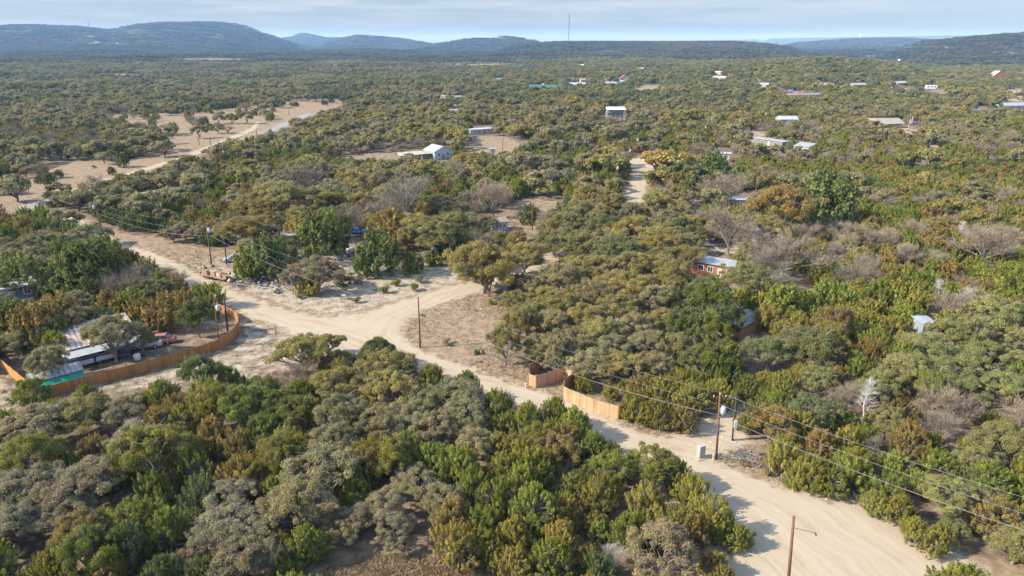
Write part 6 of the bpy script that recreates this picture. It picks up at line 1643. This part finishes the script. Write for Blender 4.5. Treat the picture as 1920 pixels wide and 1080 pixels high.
def cactus():
    p = at(897, 664); rr = random.Random(2); m = MB()
    def pad(c, r, az, tilt, lev):
        d = Vector((math.cos(az) * math.sin(tilt), math.sin(az) * math.sin(tilt), math.cos(tilt))); sd = Vector((-math.sin(az + .8), math.cos(az + .8), 0)); nr = d.cross(sd).normalized(); ce = c + d * r
        vs = [ce + (d * math.cos(t) + sd * math.sin(t) * .8) * r + nr * .03 * s for s in (-1, 1) for t in [6.283 * k / 10 for k in range(10)]]
        m.add(vs, [tuple(range(9, -1, -1)), tuple(range(10, 20))] + [(k, (k + 1) % 10, 10 + (k + 1) % 10, 10 + k) for k in range(10)], rr.random())
        if lev < 2:
            for _ in range(2): pad(c + d * r * 1.8, r * .85, az + rr.uniform(-1, 1), rr.uniform(0, .8), lev + 1)
    for _ in range(12): pad(Vector((rr.uniform(-.8, .8), rr.uniform(-.5, .5), -.03)), rr.uniform(.14, .2), rr.uniform(0, 6.28), rr.uniform(.1, .7), 0)
    o = m.build('prickly_pear', M((.06, .10, .055), .6, .2, name='cactus_skin')); o.location = p
    tag(o, 'dark clump of prickly pear on the dry corner lot', 'cactus')
cactus()
def scatter_blades():
    """dry grass tufts on the open ground, one mesh"""
    C = []; colr = []
    def fill(P, n, avoid=True):
        xs = [p[0] for p in P]; ys = [p[1] for p in P]
        x, y = rng.uniform(min(xs), max(xs), n), rng.uniform(min(ys), max(ys), n)
        k = inpoly(x, y, P) & (waves(x * 14, y * 14) + rng.normal(0, .5, n) > 0)
        for Q in (ROAD_W, DRIVE_W): k &= sdf(x, y, Q) < -.3
        return x[k], y[k]
    for key, n in (('corner', 16000), ('verge', 9000), ('dump', 3500), ('lot', 2500), ('right_verge', 7000), ('far_yard', 3000), ('glade', 3000), ('compound', 1800), ('glade_edge', 2500)):
        x, y = fill(WP[key], n); C.append(np.stack([x, y], 1))
    C = np.concatenate(C); n = len(C)
    V, Fc, va = [], [], []
    per = 5
    base = np.repeat(C, per, 0) + rng.normal(0, .1, (n * per, 2)); N_ = len(base)
    az = rng.uniform(0, 6.283, N_); hgt = rng.uniform(.12, .38, N_); w = rng.uniform(.02, .05, N_); ln = rng.uniform(.05, .25, N_)
    d = np.stack([np.cos(az), np.sin(az)], 1); s = np.stack([-np.sin(az), np.cos(az)], 1)
    b3 = np.concatenate([base, tz(base[:, 0], base[:, 1])[:, None]], 1)
    z0 = np.zeros((N_, 1))
    V = np.stack([b3 + np.concatenate([-s * w[:, None], z0], 1), b3 + np.concatenate([s * w[:, None], z0], 1), b3 + np.concatenate([d * ln[:, None], hgt[:, None]], 1)], 1).reshape(-1, 3)
    me = np_mesh('dry_grass', V, np.arange(3 * N_).reshape(N_, 3), M((.30, .215, .12), .95, .35, .5, name='straw'), [('val', 'FLOAT', 'FACE', rng.random(N_))])
    tag(link_mesh('dry_grass', me, None), 'short dry tan grass tufts on the open ground', 'grass', kind='stuff')
    # loose stones
    C = []
    for key, n in (('right_verge', 2600), ('dump', 3600), ('corner', 1500), ('lot', 1200)):
        P = WP[key]; xs = [p[0] for p in P]; ys = [p[1] for p in P]
        x, y = rng.uniform(min(xs), max(xs), n), rng.uniform(min(ys), max(ys), n); k = inpoly(x, y, P) & (waves(x * 20 + 90, y * 20) + rng.normal(0, .4, n) > -.2)
        C.append(np.stack([x[k], y[k]], 1))
    C = np.concatenate(C); m = MB(); rr = random.Random(8)
    for x, y in C:
        s = rr.uniform(.07, .26) * rr.random() ** .4
        m.box((x, y, s * .15), (s * rr.uniform(.8, 1.5), s, s * .6), rr.uniform(0, 6), rr.random(), taper=.6)
    tag(m.build('loose_stones', M((.50, .44, .36), .9, .25, 2, name='limestone')), 'pale loose stones along the road verges and lots', 'stones', kind='stuff')
scatter_blades()

# ------------------------------------------------------------------ haze over the whole valley
def haze():
    m, nt, o = new_mat('haze_air')
    v = nt.nodes.new('ShaderNodeVolumePrincipled')
    v.inputs['Color'].default_value = (.27, .54, 1.0, 1); v.inputs['Absorption Color'].default_value = (1, 1, 1, 1); v.inputs['Density'].default_value = 9.5e-5; v.inputs['Anisotropy'].default_value = 0.0
    nt.links.new(v.outputs[0], o.inputs['Volume'])
    lo = float(GZ.min()) - 1.0; hi = max(float(GZ.max()), 230.0) + 20
    b = MB().box((0, 0, (lo + hi) / 2), (56000, 56000, hi - lo)).build('haze', m)
    tag(b, 'pale blue haze hanging over the valley', 'haze', kind='stuff')
haze()
print('individual trees', cnt, 'rest', len(rest), 'far', {k: len(v) for k, v in far_t.items()}, 'thickets', n, 'poles', {k: tuple(round(c, 1) for c in v) for k, v in list(TOPS.items())[:6]}, 'fence', FH, FH2)
